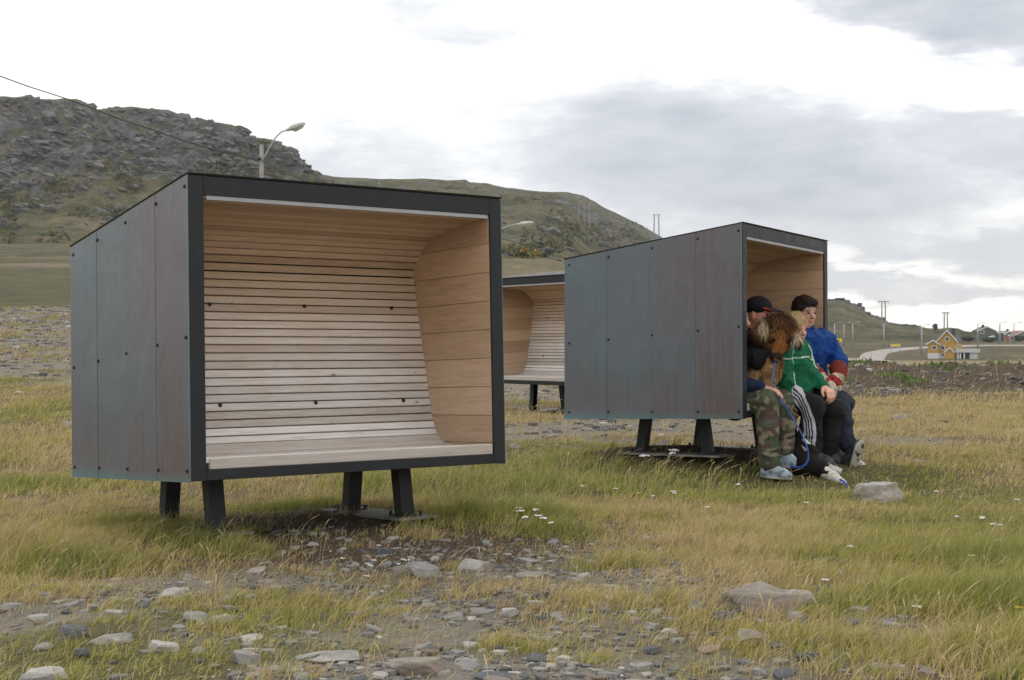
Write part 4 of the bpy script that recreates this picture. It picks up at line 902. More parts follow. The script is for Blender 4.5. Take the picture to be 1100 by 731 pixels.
for i, (px, pt, pb, sd_, lab) in enumerate([(896.4, 348, 369, 1, 'far street lamp just beside the right shelter, leftmost of a row of three'), (906.5, 348, 370, 1, 'far street lamp, middle one of the row of three near the right shelter'), (916, 347.5, 371, 1, 'far street lamp, right one of the row of three near the right shelter'),
        (949.4, 348, 373, 1, 'far street lamp standing in front of the tall twin pylon'), (1050.4, 348, 371, 1, 'far street lamp in front of the green house'), (1089.2, 348, 367.5, 1, 'far street lamp beside the red shed')]):
    street_lamp(px, pt, pb, 400, sd_, lab, GL, 1.3, .16)
street_lamp(1074, 347.5, 368.5, 400, 1, 'far street lamp in front of the dark blue shed', GL, 1.3, .22)
street_lamp(990.2, 350.5, 380.5, 330, 1, 'far street lamp left of the yellow house, the right of two touching poles', GL, 1.2, .13)
# pole with a small grey transformer box
b_ = at(988.3, 380.5, 331); r0 = empty('utility_pole', b_); tag(r0, 'thin pole carrying a grey box, touching the street lamp left of the yellow house', 'pole')
m = MB(); m.tube([(0, 0, -.5), (0, 0, 31 * 331 / F)], .14, 8); m.build('pole', M_woodp, r0); m = MB(); m.box(-.55, -.12, -.2, .2, 17 * 331 / F, 22 * 331 / F); m.build('transformer_box', simple('transformer_grey', (.12, .13, .14), .6), r0)
# near lamp on a timber pole behind the large shelter
def arm_lamp(name, label, px, ptop, Y, pbz, arm_pts, head, rad):
    t_ = at(px, ptop, Y); zb_ = float(ground_z(t_.x, Y)); root = empty(name, (t_.x, Y, zb_)); tag(root, label, 'street lamp')
    h = t_.z - zb_; m = MB(); m.tube([(0, 0, -.4), (0, 0, h * .5), (0, 0, h)], [rad * 1.2, rad * 1.1, rad], 12); m.build('pole', M_woodp, root, smooth=True)
    P = [at(x_, y_, Y) - root.location for x_, y_ in arm_pts]; m = MB(); m.tube(P, .032, 8); m.build('arm', M_pole, root, smooth=True)
    H = [at(x_, y_, Y) - root.location for x_, y_ in head]; d_ = (H[1] - H[0]); L_ = d_.length; u = d_.normalized(); up = Vector((-u.z, 0, u.x)) if u.x > 0 else Vector((u.z, 0, -u.x))
    m = MB(); prof = [(0, .055, .05), (.22, .09, .09), (.30, .15, .13), (.55, .17, .14), (.85, .14, .09), (1, .06, .03)]; rings = []
    for (t, w_, hh) in prof:
        c = H[0] + d_ * t; rings.append([m.bm.verts.new(c + Vector((0, a * w_, 0)) + up * b_ * hh) for a, b_ in ((-1, -.4), (-.7, -.75), (.7, -.75), (1, -.4), (.9, .5), (.5, 1), (-.5, 1), (-.9, .5))])
    for i in range(len(rings) - 1):
        for j in range(8): m.bm.faces.new([rings[i][j], rings[i][(j + 1) % 8], rings[i + 1][(j + 1) % 8], rings[i + 1][j]])
    m.bm.faces.new(rings[0][::-1]); m.bm.faces.new(rings[-1]); hd = m.build('lamp_head', M_lamp, root, smooth=True)
    m = MB(); a, b_ = H[0] + d_ * .32 - up * .11, H[0] + d_ * .9 - up * .075; m.tube([a, a + (b_ - a) * .15, a + (b_ - a) * .8, b_], [.04, .09, .08, .03], 8); m.build('lamp_glass', simple('lamp_glass', (.6, .6, .57), .25), hd, smooth=True)
    return root
pl1 = arm_lamp('street_lamp', 'street lamp on a grey timber pole rising behind the nearest shelter, large against the mountain', 281, 155.5, 62, 0, [(281.5, 172), (284.5, 168), (290, 158), (296, 148), (302, 142), (309, 139.5)], [(307.5, 140.5), (328, 132.5)], .085)
m = MB(); m.tube([(0, -.12, 62 * (HZ - 171) / F + CZ - float(pl1.location.z)), (-.14, -.12, 62 * (HZ - 171) / F + CZ - float(pl1.location.z))], .05, 8); m.build('insulator', M_cable, pl1)
pl2 = arm_lamp('street_lamp', 'second street lamp whose pale head pokes out right of the nearest shelter', 527, 244, 95, 0, [(527, 252), (534, 248), (545, 243.5), (556, 240.5)], [(555, 241.5), (573.5, 239)], .13)
# overhead cable sagging between the poles
def cable(name, pts, rad, label):
    P = [Vector(p) for p in pts]; m = MB(); m.tube(P, rad, 6); o_ = m.build(name, M_cable); tag(o_, label, 'cable'); return o_
def cpts(A, B, sag, n=24): A, B = Vector(A), Vector(B); return [A.lerp(B, i / n) - Vector((0, 0, sag * 4 * (i / n) * (1 - i / n))) for i in range(n + 1)]
A = at(-420, -20, 40); B = at(281, 172.2, 62)
cp = [at(x_, y_, 48 + (x_ + 60) / 341 * 14) for x_, y_ in [(-140, 27), (-60, 58), (0, 82), (30, 93), (66, 104.5), (98, 116), (131, 129), (165, 140), (197, 151.5), (235, 162.5), (276, 172.2), (280, 172.5)]]
cable('overhead_cable', cp, .022, 'black overhead cable running from the upper left down to the lamp pole')
cp = [at(x_, y_, 62 + (x_ - 283) / 244 * 33) for x_, y_ in [(282, 173), (290, 178.5), (310, 187), (335, 196.5), (380, 212), (440, 231), (500, 246), (527, 252)]]
cable('overhead_cable', cp, .022, 'black overhead cable leading right from the lamp pole down behind the nearest shelter')
cp = [at(x_, y_, 95 + (x_ - 527) / 150 * 40) for x_, y_ in [(527, 252), (550, 259.5), (573, 267), (590, 272.5), (605, 276.5), (640, 286), (680, 297)]]
cable('overhead_cable', cp, .03, 'thin overhead cable crossing the hill between the nearest and the right shelter')
# ---- high-voltage pylons
def pylon(name, xs_, ptop, pbase, Y, cross, label, rad=.18):
    c = sum(xs_) / len(xs_); b_ = at(c, pbase, Y); root = empty(name, b_); tag(root, label, 'pylon'); t_ = at(c, ptop, Y); h = t_.z - b_.z
    for x_ in xs_: dx_ = (x_ - c) / F * Y; m = MB(); m.tube([(dx_ * 1.15, 0, -1.5), (dx_, 0, h)], [rad * 1.2, rad], 6); m.build('mast', M_woodp, root)
    if cross: w_ = (max(xs_) - min(xs_)) / 2 / F * Y + cross; m = MB(); m.box(-w_, w_, -.15, .15, h - .35, h - .05); m.build('crossarm', M_woodp, root)
    if cross:
        for s_ in (-1, 0, 1): m = MB(); m.tube([(s_ * w_ * .9, 0, h - .36), (s_ * w_ * .9, 0, h - 1.4)], .08, 5); m.build('insulator', M_pole, root)
    return root
pylon('pylon', (702.8, 707.6), 230.5, 251, 860, .9, 'twin-mast pylon on the skyline just above the right shelter roof', .30)
pylon('pylon', (947.4, 951.0), 323.5, 350, 620, 1.6, 'tall twin-mast pylon on the hill right of the right shelter', .24)
pylon('pylon', (1014.4, 1017.6), 335.5, 356, 620, 1.0, 'twin-mast pylon behind the yellow house', .24)
# ---- road signs
def road_sign(px, py, wpx, hpx, pbase, Y, label, posts, col, back):
    c = at(px, py, Y); b_ = at(px, pbase, Y); root = empty('road_sign', b_); tag(root, label, 'road sign'); w_ = wpx / F * Y / 2; h_ = hpx / F * Y; z = c.z - b_.z
    m = MB(); m.box(-w_, w_, -.03, .03, z - h_ / 2, z + h_ / 2); f_ = m.build('panel', col, root, bevel=.01)
    if back: m = MB(); m.box(-w_, w_, -.036, -.031, z - h_ / 2, z - h_ * .18); m.build('panel_lower_band', back, f_)
    for x_ in posts: m = MB(); m.tube([(x_ * w_, .08, -.4), (x_ * w_, .08, z + h_ * .2)], .06, 8); m.build('post', M_pole, root)
    return root, w_, h_, z
M_sy = simple('sign_yellow', (.78, .56, .02), .5, 0, .04)
rs1, w_, h_, z_ = road_sign(898.8, 365.8, 11, 3.8, 377, 150, 'yellow direction sign on a post just right of the right shelter', (.35,), M_sy, None)
m = MB()
for k_, x_ in enumerate((-.72, -.58, -.46, -.30, .22, .36, .50)): m.box(x_ * w_, x_ * w_ + w_ * .085, -.036, -.031, z_ - h_ * .22, z_ + h_ * (.05 if k_ % 2 else .22))
m.build('lettering', simple('sign_black', (.12, .09, .03), .6), rs1)
road_sign(962, 371.2, 10.5, 2.8, 378, 300, 'low yellow and white road sign beside the far road', (-.9, .9), M_sy, simple('sign_white', (.6, .6, .6), .5))
# rocky outcrop jutting from the top of the right hill
V, T = rock_shape(4, 71, cuts=16, rough=.25)
# ---- bushes: one dark bush on the skyline, others by the houses
M_leaf = attr_mat('bush_leaves', .9, .2, 2, 0)
def bush(px, pbase, wpx, hpx, Y, label, col, n=900, group=None):
    b_ = at(px, pbase, Y); root = empty('bush', b_); tag(root, label, 'bush', group); rx = wpx / F * Y / 2; h = hpx / F * Y; r_ = np.random.default_rng(int(px))
    m = MB()
    for k_ in range(5): a = r_.uniform(0, 6.28); m.tube([(0, 0, -.3), (math.cos(a) * rx * .25, math.sin(a) * rx * .25, h * .4), (math.cos(a) * rx * .55, math.sin(a) * rx * .5, h * .8)], [.08, .06, .03], 5)
    m.build('stem', M_woodp, root)
    lob = r_.normal(0, .45, (9, 3)) * [1, 1, .6]; c = lob[r_.integers(0, 9, n)] + r_.normal(0, .28, (n, 3)); c = c / np.maximum(np.linalg.norm(c, axis=1)[:, None], 1)
    P = c * [rx, rx, h * .5] + [0, 0, h * .52]; s_ = rx * .11; a = r_.normal(size=(n, 3)); a /= np.linalg.norm(a, axis=1)[:, None]; b2 = np.cross(a, r_.normal(size=(n, 3))); b2 /= np.linalg.norm(b2, axis=1)[:, None]
    V = np.stack([P + a * s_, P + b2 * s_, P - a * s_, P - b2 * s_], 1).reshape(-1, 3); T = np.arange(4 * n).reshape(n, 4); C = np.repeat(np.array(col) * r_.uniform(.5, 1.5, (n, 1)), 4, 0)
    np_mesh('foliage', V, T, M_leaf, root, colors=C); return root
bush(1005, 355.5, 6.5, 7.5, 620, 'round dark bush on the skyline left of the yellow house', (.045, .06, .035))
bush(1095, 366.5, 14, 6, 480, 'low dark green bush below the red-roofed house', (.045, .065, .03))
bush(1062, 366.8, 16, 4, 470, 'low green bush under the green house', (.06, .075, .03))
bush(1041, 366.5, 18, 4.5, 460, 'dark heather bush right of the yellow house roof', (.055, .055, .035))
# scrub on the hillsides: too many to count
def scrub():
    r_ = np.random.default_rng(88); n = 9000; px = np.concatenate([r_.uniform(0, 400, n // 2), r_.uniform(300, 760, n // 2)]); dep = bpy.context.evaluated_depsgraph_get()
    V, T, C = [], [], []; base = 0; S.view_layers[0].update()
    for i in range(n):
        left = px[i] < 400 and i < n // 2
        py = r_.uniform(150, 262) if left else r_.uniform(212, 290)
        if vn2(px[i] * .035, py * .07, 401) < .55: continue
        d_ = Vector(((px[i] - 550) / F, 1, (HZ - py) / F)).normalized(); hit, loc, nor, idx, ob_, mt = S.ray_cast(dep, Vector((0, 150, CZ + 150 * (HZ - py) / F)) + Vector(((px[i] - 550) / F * 150, 0, 0)), d_)
        if not hit or loc.y < 200: continue
        s_ = r_.uniform(.25, .75); k_ = 16; c = r_.normal(0, .5, (k_, 3)) * s_ * [1, 1, .8] + np.array(loc) + [0, 0, s_ * .5]; a = r_.normal(size=(k_, 3)) * s_ * .42; b2 = r_.normal(size=(k_, 3)) * s_ * .42
        V.append(np.stack([c + a, c + b2, c - a], 1).reshape(-1, 3)); T.append(np.arange(3 * k_).reshape(-1, 3) + base); base += 3 * k_
        q = r_.random(); col = np.array((.26, .15, .04) if q < .07 else (.17, .155, .05) if q < .25 else (.085, .095, .045)); C.append(np.repeat(col * r_.uniform(.7, 1.3, (k_, 1)), 3, 0))
    tag(np_mesh('scrub', np.concatenate(V), np.concatenate(T), M_leaf, colors=np.concatenate(C)), kind='stuff')
scrub()
def hill_hit(px, py):
    dep = bpy.context.evaluated_depsgraph_get(); d_ = Vector(((px - 550) / F, 1, (HZ - py) / F)); hit, loc, nor, idx, ob_, mt = S.ray_cast(dep, Vector((0, 0, CZ)) + d_ * 150, d_.normalized()); return loc if hit and loc.y > 200 else None
def crags():
    r_ = np.random.default_rng(91); V_, T_, C_ = [], [], []; base = 0; shp = [rock_shape(2, 700 + i, cuts=9, rough=.2) for i in range(8)]
    n = 5200; px = np.concatenate([r_.uniform(0, 345, 2600), r_.uniform(345, 730, 1500), r_.uniform(0, 345, 1100)]); 
    for i in range(n):
        m1 = px[i] < 345
        if 612 < px[i] < 642 or px[i] > 688: continue
        py = r_.uniform(104, 245) if m1 else r_.uniform(194, 282)
        dens = vn2(px[i] * .05 + 7, py * .11, 411) + (.12 if py < 190 else -.02)
        if dens < .54 or (not m1 and py < 240 and px[i] < 560 and r_.random() < .6): continue
        loc = hill_hit(px[i], py)
        if loc is None: continue
        s_ = (.5 + 2.3 * r_.random() ** 4) * loc.y / 700; V, T = shp[r_.integers(8)]; a = r_.uniform(-.5, .5); c, q = math.cos(a), math.sin(a)
        P = V * [s_ * r_.uniform(.9, 1.8), s_, s_ * r_.uniform(.45, 1.1)]; P = np.stack([P[:, 0] * c - P[:, 1] * q, P[:, 0] * q + P[:, 1] * c, P[:, 2] + P[:, 0] * -.15], 1) + np.array(loc) + [0, 0, -s_ * .05]
        V_.append(P); T_.append(T + base); base += len(V); g_ = r_.uniform(.045, .17); C_.append(np.tile([g_, g_ * 1.0, g_ * .99], (len(V), 1)))
    tag(np_mesh('hill_crags', np.concatenate(V_), np.concatenate(T_), attr_mat('crag_rock', .95, .35, .5, 0), colors=np.concatenate(C_)), kind='stuff')
crags()
hq = hill_hit(627, 241); YM = hq.y - 1 if hq is not None else 800
pylon('pylon', (622, 627.5, 632.5), 217.5, 241, YM, 0, 'three bare masts standing together on the hill slope', .20)
# ---- haze
m = MB(); m.box(-3100, 3100, -3100, 3100, -14.2, 150); hz_o = m.build('haze', None); tag(hz_o, kind='stuff')
mh = bpy.data.materials.new('thin_haze'); mh.use_nodes = True; nt = mh.node_tree; nt.nodes.clear(); v_ = N('ShaderNodeVolumePrincipled'); v_.inputs['Density'].default_value = .00013; v_.inputs['Color'].default_value = (.86, .90, .95, 1); v_.inputs['Anisotropy'].default_value = .0
o_ = N('ShaderNodeOutputMaterial'); L(v_.outputs[0], o_.inputs['Volume']); hz_o.data.materials.append(mh)

# ================================================================== PEOPLE AND DOGS (one smooth surface each)
class Blob:
    """smooth union of tapered limbs and ellipsoids, meshed with surface nets"""
    def __init__(s): s.pr = []
    def cap(s, a, b, ra, rb, k=.02): s.pr.append(('c', np.array(a, float), np.array(b, float), ra, rb, k)); return s
    def chain(s, pts, rs, k=.02):
        for i in range(len(pts) - 1): s.cap(pts[i], pts[i + 1], rs[i], rs[i + 1], k)
        return s
    def ell(s, c, r_, A=None, k=.02): s.pr.append(('e', np.array(c, float), np.array(r_, float), np.eye(3) if A is None else np.array(A, float), None, k)); return s
    def sub(s, c, r_, A=None, k=.01): s.pr.append(('s', np.array(c, float), np.array(r_, float), np.eye(3) if A is None else np.array(A, float), None, k)); return s
    def mesh(s, vox, disp=None):
        lo = np.full(3, 1e9); hi = -lo
        for p in s.pr:
            if p[0] == 'c': r_ = max(p[3], p[4]); lo = np.minimum(lo, np.minimum(p[1], p[2]) - r_); hi = np.maximum(hi, np.maximum(p[1], p[2]) + r_)
            elif p[0] == 'e': r_ = p[2].max(); lo = np.minimum(lo, p[1] - r_); hi = np.maximum(hi, p[1] + r_)
        lo -= vox * 3; hi += vox * 3; n = np.ceil((hi - lo) / vox).astype(int) + 1
        Fd = np.full(n, .1, np.float32); ax = [lo[i] + np.arange(n[i]) * vox for i in range(3)]
        for t, a, b, ra, rb, k in s.pr:
            pad = k + vox * 3 + .012
            if t == 'c': r_ = max(ra, rb); l2 = np.minimum(a, b) - r_ - pad; h2 = np.maximum(a, b) + r_ + pad
            else: r_ = b.max(); l2 = a - r_ - pad; h2 = a + r_ + pad
            i0 = np.clip(((l2 - lo) / vox).astype(int), 0, n - 1); i1 = np.clip(((h2 - lo) / vox).astype(int) + 2, 1, n)
            sl = tuple(slice(i0[j], i1[j]) for j in range(3)); X, Y, Z = np.meshgrid(*[ax[j][i0[j]:i1[j]] for j in range(3)], indexing='ij')
            P = np.stack([X, Y, Z], -1)
            if t == 'c':
                ab = b - a; h = np.clip(((P - a) @ ab) / max(ab @ ab, 1e-9), 0, 1); d = np.linalg.norm(P - a - h[..., None] * ab, axis=-1) - (ra + (rb - ra) * h)
            else:
                q = (P - a) @ ra.T; m = np.linalg.norm(q / b, axis=-1); d = (m - 1) * np.minimum(b.min(), np.linalg.norm(q, axis=-1) / np.maximum(m, 1e-6)) if False else (m * (m - 1) / np.maximum(np.linalg.norm(q / b ** 2, axis=-1), 1e-6))
            cur = Fd[sl]
            if t == 's': d = -d; h = np.clip(.5 - .5 * (cur - d) / k, 0, 1); Fd[sl] = cur * (1 - h) + d * h + k * h * (1 - h)
            else: h = np.clip(.5 + .5 * (cur - d) / k, 0, 1); Fd[sl] = d * h + cur * (1 - h) - k * h * (1 - h)
        if disp is not None:
            act = np.abs(Fd) < .04; idx = np.argwhere(act); Fd[act] += disp(lo + idx * vox).astype(np.float32)
        ins = Fd < 0; c = [ins[i:n[0] - 1 + i, j:n[1] - 1 + j, k_:n[2] - 1 + k_] for i in (0, 1) for j in (0, 1) for k_ in (0, 1)]
        cnt = sum(q.astype(np.int8) for q in c); act = (cnt > 0) & (cnt < 8); cells = np.argwhere(act); vid = -np.ones(act.shape, np.int64); vid[act] = np.arange(len(cells))
        offs = np.array([(i, j, k_) for i in (0, 1) for j in (0, 1) for k_ in (0, 1)]); val = np.stack([Fd[tuple((cells + o_).T)] for o_ in offs], 1)
        sm = np.zeros((len(cells), 3)); ct = np.zeros(len(cells))
        for a in range(8):
            for b in range(a + 1, 8):
                if np.abs(offs[a] - offs[b]).sum() != 1: continue
                cr = (val[:, a] < 0) != (val[:, b] < 0); tt = val[:, a] / np.where(cr, val[:, a] - val[:, b], 1); sm[cr] += (offs[a] + (offs[b] - offs[a]) * tt[:, None])[cr]; ct[cr] += 1
        V = lo + (cells + sm / ct[:, None]) * vox; T = []
        for axn in range(3):
            u, v = [(1, 2), (2, 0), (0, 1)][axn]; sh = list(n); sh[axn] -= 1
            A_ = ins[tuple(slice(0, sh[j]) for j in range(3))]; o2 = [0, 0, 0]; o2[axn] = 1; B_ = ins[tuple(slice(o2[j], o2[j] + sh[j]) for j in range(3))]
            E_ = np.argwhere(A_ != B_); E_ = E_[(E_[:, u] > 0) & (E_[:, v] > 0) & (E_[:, u] < n[u] - 1) & (E_[:, v] < n[v] - 1)]
            eu = np.zeros(3, int); eu[u] = 1; ev = np.zeros(3, int); ev[v] = 1
            q = np.stack([vid[tuple((E_ - eu - ev).T)], vid[tuple((E_ - ev).T)], vid[tuple(E_.T)], vid[tuple((E_ - eu).T)]], 1); fl = ~A_[tuple(E_.T)]; q[fl] = q[fl][:, ::-1]; T.append(q)
        return V, np.concatenate(T)
def blob_obj(name, bl, vox, mat, parent, colf=None, disp=None, root=None):
    V, T = bl.mesh(vox, disp); base = np.array(parent_loc(parent)); C = colf(V) if colf else None
    return np_mesh(name, V - base, T, mat, parent, smooth=True, colors=C)
LOC = {}
def parent_loc(p):
    l = Vector((0, 0, 0))
    while p is not None: l = l + p.location; p = p.parent
    return l
def P2(px, py, bx):
    """point at a photo position on the plane bx metres along the seat of the right shelter"""
    return np.array(M2 @ box_local(M2, px, py, 0, bx))
def B2(bx, by, bz): return np.array(M2 @ Vector((bx, by, bz)))
FW = np.array((M2.to_3x3() @ Vector((0, -1, 0)))[:]); FW[2] = 0; FW /= np.linalg.norm(FW)      # out of the shelter
RT_ = np.array((M2.to_3x3() @ Vector((1, 0, 0)))[:]); RT_[2] = 0; RT_ /= np.linalg.norm(RT_)    # along the seat, away from the viewer
UP = np.array([0, 0, 1.])
def unit(v): v = np.array(v, float); return v / np.linalg.norm(v)
def frame(f, upv=UP):
    f = unit(f); r_ = unit(np.cross(f, upv)); u = np.cross(r_, f); return np.stack([f, r_, u])    # rows: forward, right, up
def skinmat():
    m, b = material('skin'); a = N('ShaderNodeAttribute'); a.attribute_name = 'Col'; v = coords(); f = noise(v, 40, 4)
    L(mix(1.0, a.outputs['Color'], cramp(f, [(.3, (.93, .92, .92)), (.7, (1.06, 1.06, 1.06))]), 'MULTIPLY'), b.inputs['Base Color']); b.inputs['Roughness'].default_value = .55; b.inputs['Subsurface Weight'].default_value = .08; b.inputs['Subsurface Radius'].default_value = (.01, .004, .002); return m
M_skin = skinmat(); M_cloth = attr_mat('fabric', .85, .12, 120, .25, .2); M_shoe = attr_mat('shoe_material', .55, .12, 90, .2, .4); M_hair = attr_mat('hair', .6, .25, 200, .5, .35); M_eye = simple('eye_dark', (.02, .016, .014), .25)
M_fur = attr_mat('fur', .85, .2, 60, .3, .15)
SKIN = np.array([.62, .36, .27])
def head_parts(bl, c, fdir, s=1.0, updir=UP, tilt=0):
    """c centre of the head, s=1 gives a 22 cm head"""
    A = frame(fdir, updir); f, r_, u = A
    def p(a, b, d): return c + (f * a + r_ * b + u * d) * s
    bl.ell(p(-.012, 0, .030), np.array([.092, .076, .082]) * s, A, .01)
    bl.ell(p(.018, 0, -.030), np.array([.066, .060, .078]) * s, A, .02)
    bl.ell(p(.050, 0, -.082), np.array([.026, .030, .022]) * s, A, .02)              # chin
    for sg in (-1, 1):
        bl.ell(p(.050, sg * .036, -.030), np.array([.022, .020, .020]) * s, A, .015)  # cheek
        bl.ell(p(.068, sg * .028, .022), np.array([.014, .024, .008]) * s, A, .008)   # brow
        bl.ell(p(-.008, sg * .077, -.008), np.array([.017, .008, .030]) * s, A, .006) # ear
        bl.sub(p(.086, sg * .030, .004), np.array([.010, .016, .009]) * s, A, .008)   # eye socket
    bl.chain([p(.078, 0, .012), p(.098, 0, -.022), p(.092, 0, -.028)], [.008 * s, .012 * s, .012 * s], .008)
    bl.ell(p(.080, 0, -.054), np.array([.010, .022, .006]) * s, A, .005); bl.ell(p(.078, 0, -.065), np.array([.010, .019, .006]) * s, A, .005)
    return A, p
def face_color(V, c, A, s):
    q = (V - c) @ A.T / s; C = np.tile(SKIN, (len(V), 1)); lip = np.exp(-((q[:, 2] + .059) / .009) ** 2 - (q[:, 1] / .022) ** 2) * (q[:, 0] > .07); chk = np.exp(-((q[:, 2] + .025) / .02) ** 2 - ((np.abs(q[:, 1]) - .04) / .02) ** 2) * (q[:, 0] > .02)
    C = C * (1 - .5 * lip[:, None] * np.array([.25, .9, .8])) * (1 - .22 * chk[:, None] * np.array([0, 1, .9]))
    br = np.exp(-((q[:, 2] - .027) / .006) ** 2) * (np.abs(q[:, 1]) < .048) * (np.abs(q[:, 1]) > .012) * (q[:, 0] > .055); return C * (1 - .55 * br[:, None])
def eyes(c, A, s, parent):
    f, r_, u = A; base = np.array(parent_loc(parent)); m = MB()
    for sg in (-1, 1):
        e_ = c + (f * .079 + r_ * sg * .030 + u * .003) * s - base; bmesh.ops.create_icosphere(m.bm, subdivisions=2, radius=1, matrix=Matrix.Translation(Vector(e_)) @ Matrix(np.stack([f, r_, u], 1).tolist()).to_4x4() @ Matrix.Diagonal((.007 * s, .013 * s, .006 * s, 1)))
    return m.build('eyes', M_eye, parent, smooth=True)
def hand(bl, wr, d, nrm, s=1.0, side=1, curl=.5, spread=.012, th=True):
    """wr wrist, d pointing direction, nrm palm normal (fingers curl towards it)"""
    d = unit(d); nrm = unit(np.array(nrm) - np.dot(nrm, d) * d); sd = np.cross(d, nrm) * side
    for i, o_ in enumerate((-.028, -.009, .010, .028)): bl.cap(wr, wr + (d * .080 + sd * o_) * s, .016 * s, .0125 * s, .010)
    Ls = (.036, .043, .040, .030)
    for i, o_ in enumerate((-.029, -.0098, .0098, .029)):
        k0 = wr + (d * .082 + sd * o_) * s; a1 = curl * .9; a2 = curl * 1.9; a3 = curl * 2.6
        k1 = k0 + (d * math.cos(a1) + nrm * math.sin(a1) + sd * o_ * 2) * Ls[i] * s; k2 = k1 + (d * math.cos(a2) + nrm * math.sin(a2)) * Ls[i] * .68 * s; k3 = k2 + (d * math.cos(a3) + nrm * math.sin(a3)) * Ls[i] * .5 * s
        bl.chain([k0, k1, k2, k3], [.0098 * s, .0088 * s, .0080 * s, .0070 * s], .0035)
    if th:
        t0 = wr + (d * .025 - sd * .026) * s; t1 = t0 + (d * .035 - sd * .026 + nrm * .012) * s; t2 = t1 + (d * .030 - sd * .004 + nrm * .014) * s; bl.chain([t0, t1, t2], [.014 * s, .0115 * s, .0090 * s], .006)
def folds(amp, scale, seed, gdir=None):
    def f(P):
        w_ = vn3(P * scale * np.array([1, 1, .6]) + seed, seed); r_ = 1 - np.abs(2 * w_ - 1); w2 = vn3(P * scale * 2.3 + seed * 2, seed + 1); r2 = (1 - np.abs(2 * w2 - 1)) ** 3; return -(r_ ** 3 - .3) * amp * 1.35 - (r2 - .3) * amp * .55
    return f
def hair_strands(name, blV, blT, n, length, wd, col, parent, grav=.8, keep=None, seed=1, flow=None, var=.35, mat=None):
    """short flat strands growing from a surface"""
    r_ = np.random.default_rng(seed); tri = np.concatenate([blT[:, :3], blT[:, [0, 2, 3]]]); A, B, C_ = blV[tri[:, 0]], blV[tri[:, 1]], blV[tri[:, 2]]; nr = np.cross(B - A, C_ - A); ar = np.linalg.norm(nr, axis=1); nr /= np.maximum(ar, 1e-12)[:, None]
    i = r_.choice(len(tri), n, p=ar / ar.sum()); u = r_.random(n); v = r_.random(n); fl = u + v > 1; u[fl] = 1 - u[fl]; v[fl] = 1 - v[fl]; P = A[i] + (B[i] - A[i]) * u[:, None] + (C_[i] - A[i]) * v[:, None]; nn = nr[i]
    if keep is not None: k_ = keep(P); P, nn = P[k_], nn[k_]; n = len(P)
    fd = np.array([0, 0, -1.]) * np.ones((n, 3)) if flow is None else flow(P); ln = (length(P) if callable(length) else length) * r_.uniform(.6, 1.25, n)
    tn = fd - nn * (fd * nn).sum(1)[:, None]; tn /= np.maximum(np.linalg.norm(tn, axis=1), 1e-6)[:, None]; jit = r_.normal(0, .28, (n, 3)); d0 = nn * (1 - grav) + tn * grav + jit; d0 /= np.linalg.norm(d0, axis=1)[:, None]; d1 = tn * 1.0 + jit * .6 - nn * .05 + np.array([0, 0, -.25]); d1 /= np.linalg.norm(d1, axis=1)[:, None]
    sd = np.cross(d0, nn); sd /= np.maximum(np.linalg.norm(sd, axis=1), 1e-6)[:, None]; w_ = wd * r_.uniform(.6, 1.3, n)[:, None] * .5
    p1 = P + d0 * ln[:, None] * .5; p2 = p1 + d1 * ln[:, None] * .5; V = np.stack([P - sd * w_, P + sd * w_, p1 - sd * w_ * .8, p1 + sd * w_ * .8, p2], 1).reshape(-1, 3) - np.array(parent_loc(parent)); b0 = np.arange(n)[:, None] * 5
    T = np.stack([b0 + np.array([[0, 1, 3]]), b0 + np.array([[0, 3, 2]]), b0 + np.array([[2, 3, 4]])], 1).reshape(-1, 3); cc = (col(P) if callable(col) else np.tile(col, (n, 1))) * r_.uniform(1 - var, 1 + var, (n, 1))
    return np_mesh(name, V, T, mat or M_hair, parent, smooth=True, colors=np.repeat(cc, 5, 0))
def shoe(name, heel, toe, parent, col, sole, up=UP, wdt=.047, hh=.075, lace=None, seed=0):
    heel, toe = np.array(heel), np.array(toe); d = toe - heel; L_ = np.linalg.norm(d); A = frame(d, up); f, r_, u = A; bl = Blob()
    bl.chain([heel + f * .035 + u * .035, heel + f * L_ * .42 + u * .040, heel + f * L_ * .72 + u * .026, toe - f * .038 + u * .020], [.042, .040, .036, .026], .02)
    bl.ell(heel + f * .045 + u * .07, (.050, .038, .042), A, .02); bl.ell(heel + f * (L_ - .06) + u * .018, (.058, wdt, .028), A, .02); bl.ell(heel + f * L_ * .45 + u * .008, (L_ * .5, wdt * .86, .016), A, .01); bl.ell(heel + f * L_ * .5 - u * .002, (L_ * .51, wdt * .93, .012), A, .006)
    def cf(V):
        q = (V - heel) @ A.T; C = np.tile(np.array(col, float), (len(V), 1)); C[q[:, 2] < .006] = sole; sp_ = (q[:, 2] > .012) & (vn3(V * 45 + seed, 5) > .60); C[sp_] = np.array(col) * .45
        if lace is not None: lc = (np.abs(q[:, 1]) < .020) & (q[:, 2] > .035) & (np.sin(q[:, 0] * 330) > .2) & (q[:, 0] > .08) & (q[:, 0] < .19); C[lc] = lace
        un = q[:, 2] < -.006; C[un] = np.array(sole) * .9; C[un & (vn3(V * 34 + seed, 6) > .62)] = (.03, .03, .035); return C
    return blob_obj(name, bl, .004, M_shoe, parent, cf)
def person_root(label, foot): r_ = empty('person', tuple(foot)); tag(r_, label, 'person', 'people sitting in the right shelter'); bpy.context.view_layer.update(); return r_

